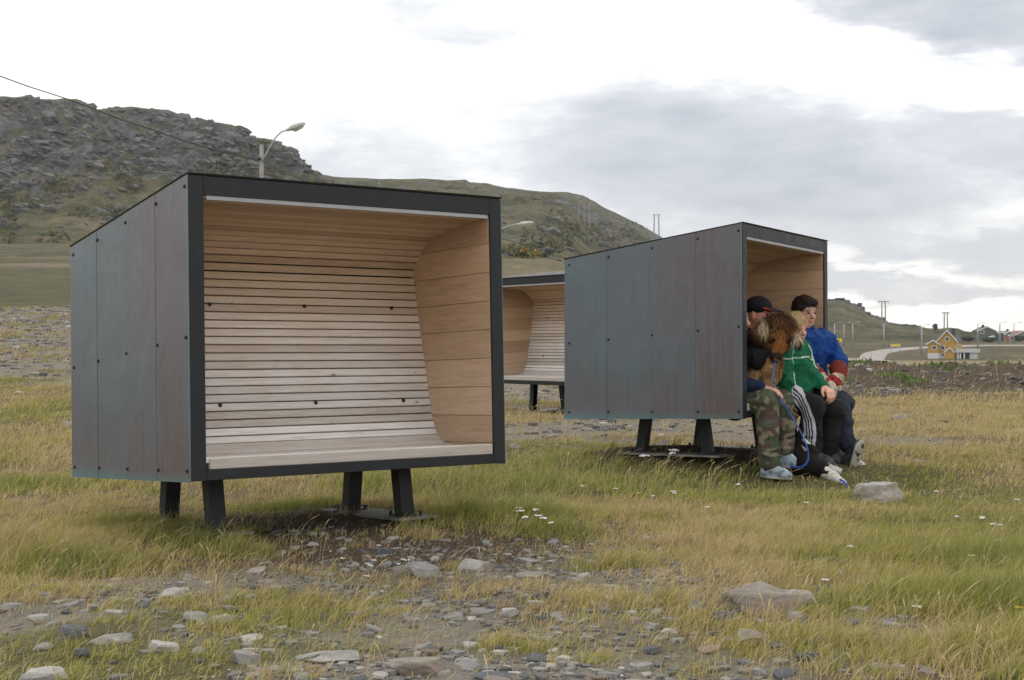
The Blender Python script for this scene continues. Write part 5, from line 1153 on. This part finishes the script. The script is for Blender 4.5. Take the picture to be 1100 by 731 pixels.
# ---- A: nearest sitter, camouflage trousers, mostly hidden by the shelter wall
def person_camo():
    hR = P2(783, 430, .20); kR = P2(823, 431, .20); aR = P2(826.5, 495, .18); hL = P2(790, 432, .38); kL = P2(842, 432, .36); aL = P2(843.5, 479, .36)
    hd = P2(790.5, 344, .22); nk = P2(787, 362, .24); ch = P2(782, 385, .26); pv = P2(780, 425, .28); shR = P2(781, 372, .13); shL = P2(781, 372, .42); elR = P2(790, 412, .12); wrR = P2(818, 416.5, .20)
    root = person_root('person in camouflage trousers and pale blue shoes, nearest and mostly hidden by the shelter wall', P2(830, 514, .22)); s = .95
    b = Blob(); A, p = head_parts(b, hd, FW * 1 + RT_ * .1 - UP * .1, s); b.chain([hd - UP * .06, nk, ch, pv], [.05, .052, .11, .115], .04); b.chain([shR, shL], [.05, .05], .05)
    b.chain([shR, elR, wrR], [.045, .038, .026], .03); hand(b, wrR, unit(P2(834, 419, .22) - wrR), FW * -.1 - UP, .95, -1, .38)
    elL = P2(792, 408, .46); wrL = P2(812, 424, .42); b.chain([shL, elL, wrL], [.045, .038, .026], .03); hand(b, wrL, FW - UP * .2, -UP, .95, 1, .4)
    b.chain([hR, kR, aR], [.07, .052, .036], .03); b.chain([hL, kL, aL], [.07, .052, .036], .03)
    bd = blob_obj('body', b, .0052, M_skin, root, lambda V: face_color(V, hd, A, s)); eyes(hd, A, s, root)
    b = Blob(); b.chain([nk - UP * .03, ch, pv], [.075, .145, .14], .05); b.chain([shR, shL], [.075, .075], .06); b.chain([shR, elR, wrR - (wrR - elR) * .08], [.068, .056, .040], .03); b.chain([shL, elL, wrL], [.068, .056, .040], .03)
    blob_obj('jacket', b, .008, M_cloth, root, lambda V: np.tile([.012, .020, .055], (len(V), 1)), folds(.007, 14, 3))
    b = Blob(); b.chain([hR, kR, (kR + aR) / 2, aR - UP * .01], [.092, .075, .070, .066], .03); b.chain([hL, kL, (kL + aL) / 2, aL - UP * .01], [.09, .070, .063, .056], .025); b.chain([hR, hL], [.1, .1], .05); b.ell((hR + kR) / 2 - UP * .01, (.09, .07, .07), None, .03)
    def camo(V):
        n1_ = vn3(V * np.array([11, 11, 15]) + 3, 11) * .65 + vn3(V * 30, 12) * .35; n2_ = vn3(V * np.array([10, 10, 17]) + 40, 13) * .65 + vn3(V * 28 + 9, 14) * .35; C = np.tile([.20, .175, .125], (len(V), 1)); C[n1_ > .47] = [.070, .088, .055]; C[(n2_ > .56)] = [.085, .060, .052]; C[(n2_ < .33)] = [.045, .048, .038]; return C
    blob_obj('trousers', b, .0065, M_cloth, root, camo, folds(.012, 11, 7))
    gz = lambda q: np.array([q[0], q[1], float(ground_z(q[0], q[1]))])
    sh_ = shoe('shoe', P2(817.5, 512, .17), P2(851, 514.5, .21), root, (.26, .33, .38), (.42, .41, .38), lace=(.6, .62, .62), seed=3); shoe('shoe', P2(836, 500, .36), P2(862, 503, .38), root, (.26, .33, .38), (.42, .41, .38), lace=(.6, .62, .62), seed=5)
    return wrR, wrL
# ---- B: adult with a black cap behind the dog
def person_cap():
    hd = P2(816, 338, .58); nk = P2(808, 355, .60); ch = P2(799, 383, .62); pv = P2(790, 428, .62); shR = P2(795, 370, .46); shL = P2(808, 369, .80); s = 1.02
    hR = P2(792, 432, .54); kR = P2(835, 434, .54); aR = P2(838, 492, .56); hL = P2(795, 432, .72); kL = P2(842, 434, .68); aL = P2(846, 488, .68)
    root = person_root('adult in black cap with red edge and black clothes, sitting behind the big brown dog', P2(842, 502, .6)); f = FW * 1 - RT_ * .15 - UP * .08
    b = Blob(); A, p = head_parts(b, hd, f, s); b.chain([hd - UP * .05, nk, ch, pv], [.055, .058, .12, .13], .04); b.chain([shR, shL], [.05, .05], .05)
    eR = P2(800, 404, .44); wR = P2(812, 412, .50); eL = P2(806, 408, .80); wL = P2(816, 415, .70); b.chain([shR, eR, wR], [.05, .042, .028], .03); b.chain([shL, eL, wL], [.05, .042, .028], .03); hand(b, wR, FW - UP * .5, -UP, 1.0, -1, .6); hand(b, wL, FW - UP * .5, -UP, 1.0, 1, .6)
    b.chain([hR, kR, aR], [.075, .055, .038], .03); b.chain([hL, kL, aL], [.075, .055, .038], .03)
    blob_obj('body', b, .0058, M_skin, root, lambda V: face_color(V, hd, A, s) * np.array([1.0, .80, .78])); eyes(hd, A, s, root)
    b = Blob(); b.ell(p(-.014, 0, .050), np.array([.102, .086, .078]) * s, A, .01); b.sub(p(.0, 0, -.050), np.array([.15, .12, .062]) * s, A, .01); b.ell(p(.112, 0, .036), np.array([.070, .068, .010]) * s, frame(FW - UP * .20 - RT_ * .1), .012)
    def capc(V): q = (V - hd) @ A.T / s; C = np.tile([.012, .012, .014], (len(V), 1)); C[(q[:, 0] > .06) & (np.abs(q[:, 2] - .036 + (q[:, 0] - .1) * .25) < .008)] = [.30, .035, .02]; return C
    blob_obj('cap', b, .0035, M_cloth, root, capc)
    b = Blob(); b.chain([nk - UP * .02, ch, pv], [.075, .155, .155], .05); b.chain([shR, shL], [.085, .085], .06); b.chain([shR, eR, wR], [.075, .06, .045], .03); b.chain([shL, eL, wL], [.075, .06, .045], .03); blob_obj('jacket', b, .009, M_cloth, root, lambda V: np.tile([.014, .015, .018], (len(V), 1)), folds(.008, 12, 9))
    b = Blob(); b.chain([hR, kR, aR], [.10, .078, .062], .03); b.chain([hL, kL, aL], [.10, .078, .062], .03); b.chain([hR, hL], [.11, .11], .05); blob_obj('trousers', b, .009, M_cloth, root, lambda V: np.tile([.016, .016, .020], (len(V), 1)), folds(.009, 12, 11))
    shoe('shoe', P2(834, 497, .55), P2(862, 500, .55), root, (.03, .03, .032), (.05, .05, .05)); shoe('shoe', P2(842, 495, .68), P2(868, 498, .68), root, (.03, .03, .032), (.05, .05, .05))
# ---- C: blond child, green jacket, black trousers with a white striped side panel
def person_green():
    hd = P2(855, 352.5, .84); nk = P2(847, 366, .87); ch = P2(848, 389, .87); pv = P2(846, 421, .86); shR = P2(840, 378, .73); shL = P2(858, 375, 1.00); s = .93
    hR = P2(846, 428, .76); kR = P2(873, 437, .74); aR = P2(872, 492, .74); hL = P2(853, 427, .98); kL = P2(896, 440, .94); aL = P2(888, 492, .94)
    eR = P2(843, 410, .66); wR = P2(844, 436, .66); eL = P2(869, 402, .99); wL = P2(885, 415, .90)
    root = person_root('blond child in green jacket and black trousers with white striped sides', P2(880, 502, .85)); f = FW * 1 - RT_ * .50 - UP * .26
    b = Blob(); A, p = head_parts(b, hd, f, s); b.chain([hd - UP * .05, nk, ch, pv], [.048, .048, .10, .11], .04); b.chain([shR, shL], [.042, .042], .05); b.chain([shR, eR, wR], [.042, .034, .024], .03); b.chain([shL, eL, wL], [.042, .034, .024], .03)
    hand(b, wR, unit(P2(850, 446, .68) - wR), RT_, .9, -1, .6); hand(b, wL, unit(P2(893, 423, .86) - wL), -UP * 1.0, .98, 1, .7)
    b.chain([hR, kR, aR], [.065, .048, .034], .03); b.chain([hL, kL, aL], [.065, .048, .034], .03)
    blob_obj('body', b, .005, M_skin, root, lambda V: face_color(V, hd, A, s) * np.array([1.12, 1.08, 1.05])); eyes(hd, A, s, root)
    b = Blob(); b.ell(p(-.018, 0, .040), np.array([.098, .085, .084]) * s, A, .01); b.ell(p(-.045, 0, -.01), np.array([.066, .078, .075]) * s, A, .02); b.sub(p(.10, 0, -.048), np.array([.095, .11, .090]) * s, A, .008)
    q_ = lambda P: (P - hd) @ A.T / s
    V, T = b.mesh(.0045, lambda P: -(vn3(P * np.array([60, 60, 18]), 31) - .5) * .008); np_mesh('hair', V - np.array(root.location), T, M_hair, root, smooth=True, colors=np.tile([.52, .39, .19], (len(V), 1)) * (.75 + .5 * vn3(V * np.array([90, 90, 25]), 8))[:, None])
    crown = p(-.04, 0, .13); hair_strands('hair_strands', V, T, 6500, .030 * s, .0036, np.array([.60, .43, .215]), root, .94, lambda P: ~((q_(P)[:, 0] > .035) & (q_(P)[:, 2] < .062)), 3, lambda P: unit_rows(P - crown + A[0] * .02 - UP * .03))
    # jacket
    b = Blob(); b.chain([nk - UP * .015, ch, pv], [.062, .130, .142], .05); b.chain([shR, shL], [.070, .070], .05); b.chain([shR, eR, wR + (eR - wR) * .05], [.070, .060, .046], .03); b.chain([shL, eL, wL + (eL - wL) * .12], [.070, .056, .040], .03); b.cap(pv, P2(864, 419, .88), .115, .06, .05)
    def gcol(V):
        C = np.tile([.009, .120, .056], (len(V), 1)); q = (V - ch); ax = unit(ch - pv); h = q @ ax; r2 = q @ RT_; f2 = q @ FW
        C[(np.abs(h - .045 + .15 * np.abs(r2)) < .0038) & (f2 > .02)] = [.62, .66, .62]
        for (a_, b_, c_) in ((shR, eR, wR), (shL, eL, wL)):
            for (u_, v_) in ((a_, b_), (b_, c_)):
                ab = v_ - u_; t = np.clip((V - u_) @ ab / (ab @ ab), 0, 1); off = (V - u_ - t[:, None] * ab); dist = np.linalg.norm(off, axis=1); side = off @ (FW * .95 + UP * .25); oo = off @ np.cross(unit(ab), FW); C[(dist < .09) & (np.abs(oo) < .0042) & (side > 0) & (t > 0) & (t < 1)] = [.62, .66, .62]
        return C
    blob_obj('jacket', b, .006, M_cloth, root, gcol, folds(.013, 12, 17))
    b = Blob(); b.ell(wL - unit(wL - eL) * .01, (.03, .03, .025), None, .01)
    b = Blob(); b.chain([hR, kR, (kR + aR) / 2 - FW * .01, aR - UP * .0], [.092, .078, .076, .074], .03); b.chain([hL, kL, (kL + aL) / 2, aL], [.09, .074, .070, .066], .03); b.chain([hR, hL], [.11, .11], .05)
    hips = (hR, kR, aR)
    def tcol(V):
        C = np.tile([.014, .014, .017], (len(V), 1)); 
        for (u_, v_) in ((hR, kR), (kR, aR)):
            ab = v_ - u_; t = (V - u_) @ ab / (ab @ ab); tc_ = np.clip(t, -.2, 1.0); off = V - u_ - tc_[:, None] * ab; dist = np.linalg.norm(off, axis=1); outw = -(off @ RT_); cr = off @ unit(np.cross(ab, RT_)); sgn = cr if (u_ is hR) else cr
            onp = (dist < .14) & (outw > .012) & (t > -.02) & (t < 1.02); lo_, hi_ = -.075, .048
        K = np.array([P2(x_, y_, .66) for x_, y_ in [(838, 413), (847, 418), (857, 427), (864, 438), (868.5, 452), (870, 466), (868, 480), (866, 498)]]); k2 = np.stack([K @ FW, K[:, 2]], 1); tt = np.linspace(0, 7, 120); k2 = np.stack([np.interp(tt, range(8), k2[:, j]) for j in (0, 1)], 1)
        v2 = np.stack([V @ FW, V[:, 2]], 1); out_ = (V - hR) @ RT_ < .045; I = np.where(out_)[0]; dd = v2[I][:, None, :] - k2[None]; j = np.argmin((dd ** 2).sum(-1), 1); tn = np.gradient(k2, axis=0); tn /= np.linalg.norm(tn, axis=1)[:, None]; d_ = dd[np.arange(len(I)), j]; sg = d_[:, 0] * tn[j][:, 1] - d_[:, 1] * tn[j][:, 0]; dist = np.linalg.norm(d_, axis=1)
        pn_ = dist < .040; C[I[pn_]] = [.52, .52, .56]
        for s3 in (-.016, .002, .020): C[I[pn_ & (np.abs(sg - s3) < .0050)]] = [.018, .020, .05]
        return C
    blob_obj('trousers', b, .005, M_cloth, root, tcol, folds(.008, 10, 19))
    shoe('shoe', P2(866, 497, .74), P2(897, 501, .74), root, (.05, .05, .055), (.35, .35, .34)); shoe('shoe', P2(884, 496, .94), P2(908, 500, .94), root, (.05, .05, .055), (.30, .30, .30))
def unit_rows(v): return v / np.maximum(np.linalg.norm(v, axis=1), 1e-6)[:, None]
# ---- D: dark haired child, blue jacket, red and white gloves, legs crossed
def person_blue():
    hd = P2(865, 335.5, 1.27); nk = P2(864, 353, 1.28); ch = P2(868, 381, 1.28); pv = P2(870, 413, 1.30); shR = P2(859, 367, 1.14); shL = P2(884, 366, 1.42); s = .98
    hR = P2(880, 422, 1.18); kR = P2(900, 434, 1.10); aR = P2(911, 479, 1.00); hL = P2(884, 422, 1.38); kL = P2(906, 434, 1.36); aL = P2(899, 486, 1.26)
    eR = P2(863, 393, 1.08); wR = P2(878, 403, 1.02); eL = P2(900, 387, 1.38); wL = P2(901, 402, 1.24)
    root = person_root('dark-haired child in bright blue jacket with red and white gloves, farthest in the shelter', P2(905, 502, 1.2)); f = FW * 1 - RT_ * .62 - UP * .18
    b = Blob(); A, p = head_parts(b, hd, f, s); b.chain([hd - UP * .05, nk, ch, pv], [.048, .05, .11, .11], .04); b.chain([shR, shL], [.045, .045], .05); b.chain([shR, eR, wR], [.045, .036, .026], .03); b.chain([shL, eL, wL], [.045, .036, .026], .03); b.chain([hR, kR, aR], [.068, .05, .036], .03); b.chain([hL, kL, aL], [.068, .05, .036], .03)
    hand(b, wR, unit(P2(891, 415, .98) - wR), -UP * .8 + RT_ * .2, .92, -1, .5); hand(b, wL, unit(P2(898, 420, 1.12) - wL), -FW * .6 - UP * .3, .92, 1, .5)
    blob_obj('body', b, .005, M_skin, root, lambda V: face_color(V, hd, A, s)); eyes(hd, A, s, root)
    b = Blob(); b.ell(p(-.018, 0, .042), np.array([.100, .086, .084]) * s, A, .01); b.ell(p(-.055, 0, -.01), np.array([.060, .074, .070]) * s, A, .02); b.sub(p(.112, 0, -.028), np.array([.090, .10, .090]) * s, A, .008); b.ell(p(.045, 0, .088), np.array([.05, .06, .02]) * s, A, .02)
    V, T = b.mesh(.0045, lambda P: -(vn3(P * np.array([60, 60, 18]), 32) - .5) * .008); np_mesh('hair', V - np.array(root.location), T, M_hair, root, smooth=True, colors=np.tile([.022, .015, .012], (len(V), 1)))
    crown = p(-.05, 0, .13); hair_strands('hair_strands', V, T, 5500, .026 * s, .0034, np.array([.030, .019, .014]), root, .93, lambda P: ~((((P - hd) @ A.T / s)[:, 0] > .035) & (((P - hd) @ A.T / s)[:, 2] < .062)), 4, lambda P: unit_rows(P - crown - UP * .03))
    b = Blob(); b.chain([nk - UP * .005, (nk + ch) / 2, ch, pv], [.060, .10, .130, .128], .05); b.chain([shR, shL], [.074, .078], .05); b.chain([shR, eR, wR + unit(eR - wR) * .05], [.072, .062, .050], .03); b.chain([shL, (shL + eL) / 2 + RT_ * .01, eL, wL + unit(eL - wL) * .06], [.078, .074, .062, .048], .03)
    def bc(V):
        C = np.tile([.008, .048, .215], (len(V), 1)); q = V - ch; f2 = unit(FW * .75 - RT_ * .65); r3 = np.cross(UP, f2); C[(np.abs(q @ r3) < .005) & (q @ f2 > .05)] = [.006, .02, .12]
        dn = np.linalg.norm(V - (nk - UP * .0), axis=1); C[(dn < .078) & (V[:, 2] > nk[2] - .01)] = [.03, .032, .045]
        cu = (V - wR) @ unit(eR - wR); C[(cu < .05) & (np.linalg.norm(V - wR, axis=1) < .10)] = [.02, .02, .025]; pt = (cu < .05) & (np.linalg.norm(V - wR, axis=1) < .10) & (np.sin(V[:, 2] * 260 + V[:, 0] * 200) > .45); C[pt] = [.55, .55, .56]; return C
    jk = blob_obj('jacket', b, .006, M_cloth, root, bc, folds(.015, 11, 23)); m = MB(); z0 = Vector(P2(872, 377, 1.14) - np.array(root.location)); m.tube([z0, z0 - Vector((0, 0, .018))], .005, 6); m.build('zip_pull', M_pale, jk)
    # gloves: leather palm and red cloth back with wide cuffs
    for (w_, e_, tip, nrm, sd) in ((wR, eR, P2(891, 415, .98), -UP * .8 + RT_ * .2, -1), (wL, eL, P2(898, 420, 1.12), -FW * .6 - UP * .3, 1)):
        b = Blob(); d = unit(tip - w_); b.chain([w_ + unit(e_ - w_) * .062, w_ + d * .005], [.066, .054], .01); hand(b, w_ + d * .012, d, nrm, 1.28, sd, .5)
        def gl(V, w_=w_, d=d):
            t = (V - w_) @ d; C = np.tile([.27, .024, .024], (len(V), 1)); C[t < .022] = [.17, .028, .022]; C[(t > .034) & (t < .064)] = [.50, .45, .34]; rr_ = vn3(V * 22, 77); C[(t > .105) & (rr_ > .42)] = [.50, .45, .34]; return C
        blob_obj('glove', b, .0048, M_cloth, root, gl, folds(.004, 30, 29))
    b = Blob(); b.chain([hR, kR, (kR + aR) / 2, aR], [.088, .072, .064, .060], .03); b.chain([hL, kL, (kL + aL) / 2, aL], [.088, .072, .064, .060], .03); b.chain([hR, hL], [.11, .11], .05)
    blob_obj('trousers', b, .0065, M_cloth, root, lambda V: np.tile([.018, .024, .036], (len(V), 1)) * (.8 + .6 * vn3(V * 9, 15))[:, None], folds(.010, 12, 31))
    # one shoe lifted so that its pale sole shows, the other flat behind it
    c = P2(921, 488, 1.0); up_ = unit(-FW * .25 - np.array([0, 0, .0]) + np.array([.0, 0, 0]))
    shoe('shoe', P2(916, 505, .90), P2(926, 473, .88), root, (.04, .042, .05), (.46, .43, .37), up=unit(np.array([-.62, .70, .12])), seed=9, wdt=.056)
    shoe('shoe', P2(902, 499, 1.16), P2(928, 504.5, 1.02), root, (.50, .50, .49), (.55, .55, .53), seed=11)
wrA, _ = person_camo(); person_cap(); person_green(); person_blue()

# ---- big brown dog sitting on the seat between the nearest two people
def dog_brown():
    hd = P2(838, 357, .40); root = empty('dog', tuple(P2(818, 420, .44))); tag(root, 'large long-haired brown and black dog looking down, sitting up on the shelter seat', 'dog', 'dogs with the group'); bpy.context.view_layer.update()
    mz0 = P2(837, 371, .33); mz = P2(834, 383, .29); pl = P2(785, 415, .50); bk = P2(795, 390, .48); ch = P2(815, 392, .42); nk = P2(822, 370, .42)
    fd = unit(mz - hd); A = frame(fd)
    b = Blob(); b.ell(hd, (.105, .105, .095), A, .03); b.ell(P2(836, 348, .38), (.085, .09, .06), None, .03); b.chain([hd, mz0, mz], [.085, .052, .034], .03); b.ell(mz + fd * .012, (.030, .026, .022), A, .01)
    for sg in (-1, 1): b.ell(hd + fd * .055 + np.cross(fd, UP) * .0 + A[1] * sg * .045 + A[2] * .03, (.022, .022, .014), A, .02)
    b.chain([nk, ch, bk, pl], [.105, .135, .15, .16], .06); b.chain([hd, nk], [.09, .11], .05)
    lf = [(P2(824, 385, .33), P2(826, 400, .31), P2(823, 416, .31)), (P2(812, 388, .33), P2(811, 402, .33), P2(808, 417, .33))]
    for l_ in lf: b.chain(l_, [.062, .046, .038], .025); b.ell(l_[2] - UP * .01 + FW * .02, (.045, .035, .025), frame(FW), .02)
    b.chain([pl, P2(805, 425, .60), P2(822, 428, .62)], [.13, .07, .04], .04)
    # ears
    eR0 = P2(820, 348, .30); eR1 = P2(818, 361, .27); eL0 = P2(849, 357, .42); eL1 = P2(857, 369.5, .39)
    b.chain([hd + (eR0 - hd) * .55, eR0, eR1], [.045, .030, .018], .025); b.chain([hd + (eL0 - hd) * .5, eL0, eL1], [.040, .028, .016], .025)
    VIEW = unit(np.array([0, 0, CZ]) - hd)
    def dc(V):
        C = np.tile([.23, .105, .038], (len(V), 1)) * (.45 + 1.1 * vn3(V * np.array([26, 26, 9]), 41))[:, None]
        def pat(c, r_, col, soft=.4):
            nonlocal C; d = np.linalg.norm((V - c) / np.array(r_), axis=1) + (vn3(V * 40, 43) - .5) * .5; w_ = (1 - ss(1 - soft, 1 + soft, d))[:, None]; C = C * (1 - w_) + np.array(col) * w_
        pat(P2(815, 405, .38), (.15, .16, .17), (.50, .34, .18)); pat(P2(836, 342, .40), (.13, .13, .07), (.085, .042, .022)); pat(P2(812, 370, .38), (.09, .12, .09), (.035, .02, .014)); pat(P2(822, 338, .42), (.06, .09, .04), (.10, .055, .035))
        pat(mz0 + UP * .0, (.07, .07, .06), (.28, .105, .032)); pat(mz, (.050, .050, .038), (.035, .02, .015), .25); pat(P2(828, 364, .30), (.035, .07, .026), (.015, .009, .008), .2); pat(P2(849, 364, .34), (.035, .07, .040), (.015, .009, .008), .2); pat(P2(820, 377, .30), (.032, .06, .035), (.03, .017, .012), .2); pat(P2(806, 372, .38), (.075, .2, .085), (.018, .012, .010), .25); pat(P2(824, 352, .30), (.035, .08, .08), (.06, .03, .018), .3); pat(P2(846, 349, .34), (.05, .08, .05), (.10, .045, .02), .4)
        pat(eR0 - UP * .03, (.038, .08, .055), (.56, .44, .29), .3); pat(eL0 + (eL1 - eL0) * .5, (.034, .09, .055), (.56, .46, .33), .3); pat(eL1 - UP * .015, (.040, .09, .030), (.02, .014, .012), .2); pat(eR1 - UP * .01, (.025, .04, .02), (.10, .06, .03)); return C
    V, T = b.mesh(.006); bd = np_mesh('body', V - np.array(root.location), T, M_fur, root, smooth=True, colors=dc(V))
    def flow(P): return unit_rows(np.tile(-UP * 1.0, (len(P), 1)) + (P - hd) * 1.5 * np.exp(-np.linalg.norm(P - hd, axis=1) / .15)[:, None] + FW * .0)
    def ln(P): d = np.linalg.norm(P - mz, axis=1); return np.where(d < .08, .009, np.where(d < .15, .022, .060))
    hair_strands('fur', V, T, 30000, ln, .0045, dc, root, .70, None, 6, flow, .5, M_fur)
    m = MB(); base = Vector(root.location); bmesh.ops.create_icosphere(m.bm, subdivisions=2, radius=1, matrix=Matrix.Translation(Vector(mz + fd * .038) - base) @ Matrix.Diagonal((.022, .018, .015, 1))); m.build('nose', simple('wet_nose', (.012, .011, .011), .3), root, smooth=True)
    m = MB()
    for sg in (-1, 1): bmesh.ops.create_icosphere(m.bm, subdivisions=2, radius=1, matrix=Matrix.Translation(Vector(hd + fd * .082 + A[1] * sg * .042 + A[2] * .030) - base) @ Matrix.Diagonal((.010, .010, .010, 1)))
    m.build('eyes', M_eye, root, smooth=True)
    b = Blob(); b.chain([P2(797, 384, .33), P2(812, 385, .27), P2(827, 379, .30)], [.075, .058, .026], .03); b.chain([P2(798, 398, .34), P2(813, 388, .27)], [.06, .05], .03); blob_obj('harness', b, .006, M_cloth, root, lambda V: np.tile([.010, .010, .013], (len(V), 1)), folds(.006, 18, 51))
    return mz
mzA = dog_brown()
# ---- black and white dog lying in front of the feet
def dog_bw():
    o = lambda px, py, bx: P2(px, py, bx)
    root = empty('dog', tuple(o(865, 512, .45))); tag(root, 'black and white dog lying on the grass between the sitters\' feet', 'dog', 'dogs with the group'); bpy.context.view_layer.update()
    rump = o(836, 497, .75); mid = o(850, 499, .55); chs = o(868, 500, .40); sh_ = o(858, 488, .50); nk = o(852, 482, .52); hd = o(856, 474, .52); mz = o(872, 484, .44); mz1 = o(876, 487.5, .42); fd = unit(mz - hd); A = frame(fd)
    b = Blob(); b.chain([rump, mid, chs], [.11, .115, .085], .05); b.chain([sh_, nk, hd], [.09, .072, .062], .04); b.ell(hd, (.075, .062, .06), A, .02); b.chain([hd, mz, mz1], [.052, .032, .024], .02)
    b.chain([o(850, 470, .56), o(846, 462, .58)], [.026, .010], .012); b.chain([o(860, 467, .48), o(862, 459, .48)], [.024, .010], .012)
    b.chain([chs, o(884, 506, .38), o(895, 512, .33), o(905, 519, .30)], [.070, .042, .030, .025], .03); b.ell(o(907, 521, .29), (.036, .024, .018), frame(o(910, 523, .29) - o(895, 512, .33)), .015)
    b.chain([o(872, 500, .50), o(888, 504, .50), o(898, 505.5, .50)], [.055, .034, .026], .02); b.ell(o(900, 506, .50), (.035, .025, .018), None, .015)
    b.chain([rump, o(838, 508, .62), o(850, 512, .52)], [.10, .065, .04], .04); b.chain([rump, o(830, 506, .85), o(828, 512, .95)], [.06, .04, .03], .03)
    wl0, wl1 = o(892, 511, .36), o(906, 520, .30); w20 = o(892, 504.5, .50); w21 = o(900, 506, .50)
    def seg(V, a_, b_): ab = b_ - a_; t = np.clip((V - a_) @ ab / (ab @ ab), 0, 1); return np.linalg.norm(V - a_ - t[:, None] * ab, axis=1)
    def dc(V):
        C = np.tile([.014, .012, .012], (len(V), 1)); nz = (vn3(V * 30, 61) - .5) * .03
        C[(seg(V, wl0, wl1) + nz < .058)] = [.60, .57, .53]; C[(seg(V, w20, w21) + nz < .042)] = [.58, .56, .52]; q = (V - hd) @ A.T; C[(np.abs(q[:, 1]) < .009 + .008 * (q[:, 0] > .07)) & (q[:, 2] > .0) & (q[:, 0] > .03) & (q[:, 0] < .14) & (q[:, 2] < .09)] = [.5, .49, .47]; C[(q[:, 0] > .10) & (q[:, 0] < .16) & (q[:, 2] < .01) & (q[:, 2] > -.06) & (np.abs(q[:, 1]) < .04)] = [.5, .49, .47]
        C[np.linalg.norm(V - mz1 - fd * .022, axis=1) < .017] = [.02, .02, .02]; C[(seg(V, o(858, 492, .42), o(868, 497, .38)) + nz < .03)] = [.07, .035, .02]; return C
    V, T = b.mesh(.0055); np_mesh('body', V - np.array(root.location), T, M_fur, root, smooth=True, colors=dc(V))
    hair_strands('fur', V, T, 15000, lambda P: np.where((np.linalg.norm(P - mz, axis=1) < .12) | (seg(P, wl0, wl1) < .07), .008, .020), .004, dc, root, .8, None, 8, lambda P: unit_rows(np.tile(-UP * .6 - FW * .5, (len(P), 1))), .3, M_fur)
    m = MB(); base = Vector(root.location)
    for sg in (-1, 1): bmesh.ops.create_icosphere(m.bm, subdivisions=2, radius=1, matrix=Matrix.Translation(Vector(hd + fd * .045 + A[1] * sg * .034 + A[2] * .026) - base) @ Matrix.Diagonal((.008, .008, .008, 1)))
    m.build('eyes', M_eye, root, smooth=True)
dog_bw()
# ---- blue leash from the big dog's collar through the hand, looping down to the black and white dog
def leash():
    M_ = simple('blue_cord', (.02, .10, .42), .6); pts = [P2(833.5, 384, .27), P2(832, 392, .25), P2(830, 402, .22), P2(829, 412, .20), P2(833, 424, .20), P2(843, 436, .24), P2(850, 447, .30), P2(857, 458, .30), P2(863, 470, .30), P2(868, 482, .30), P2(869, 494, .29), P2(865, 501, .28), P2(856, 503.5, .30), P2(847, 501, .34), P2(838, 496.5, .38), P2(834, 491, .44)]
    P = np.array(pts); n = len(P); t = np.linspace(0, n - 1, 90); Q = np.stack([np.interp(t, range(n), P[:, i]) for i in range(3)], 1)
    for _ in range(14): Q[1:-1] = (Q[:-2] + 2 * Q[1:-1] + Q[2:]) / 4
    m = MB(); m.tube([tuple(q) for q in Q], [.0045] * 60 + [.0075] * 30, 8); o_ = m.build('leash', M_, smooth=True); tag(o_, 'blue cord leash hanging from the brown dog\'s collar in a loop to the ground', 'leash')
    m = MB(); a, b_ = P2(902, 515, .22), P2(911, 524.5, .20); m.tube([a, (a + b_) / 2 + UP * .012, b_], [.006, .010, .006], 8); o_ = m.build('webbing_strap', M_, smooth=True); tag(o_, 'short piece of blue webbing lying by the black and white dog\'s front paws', 'webbing')
leash()
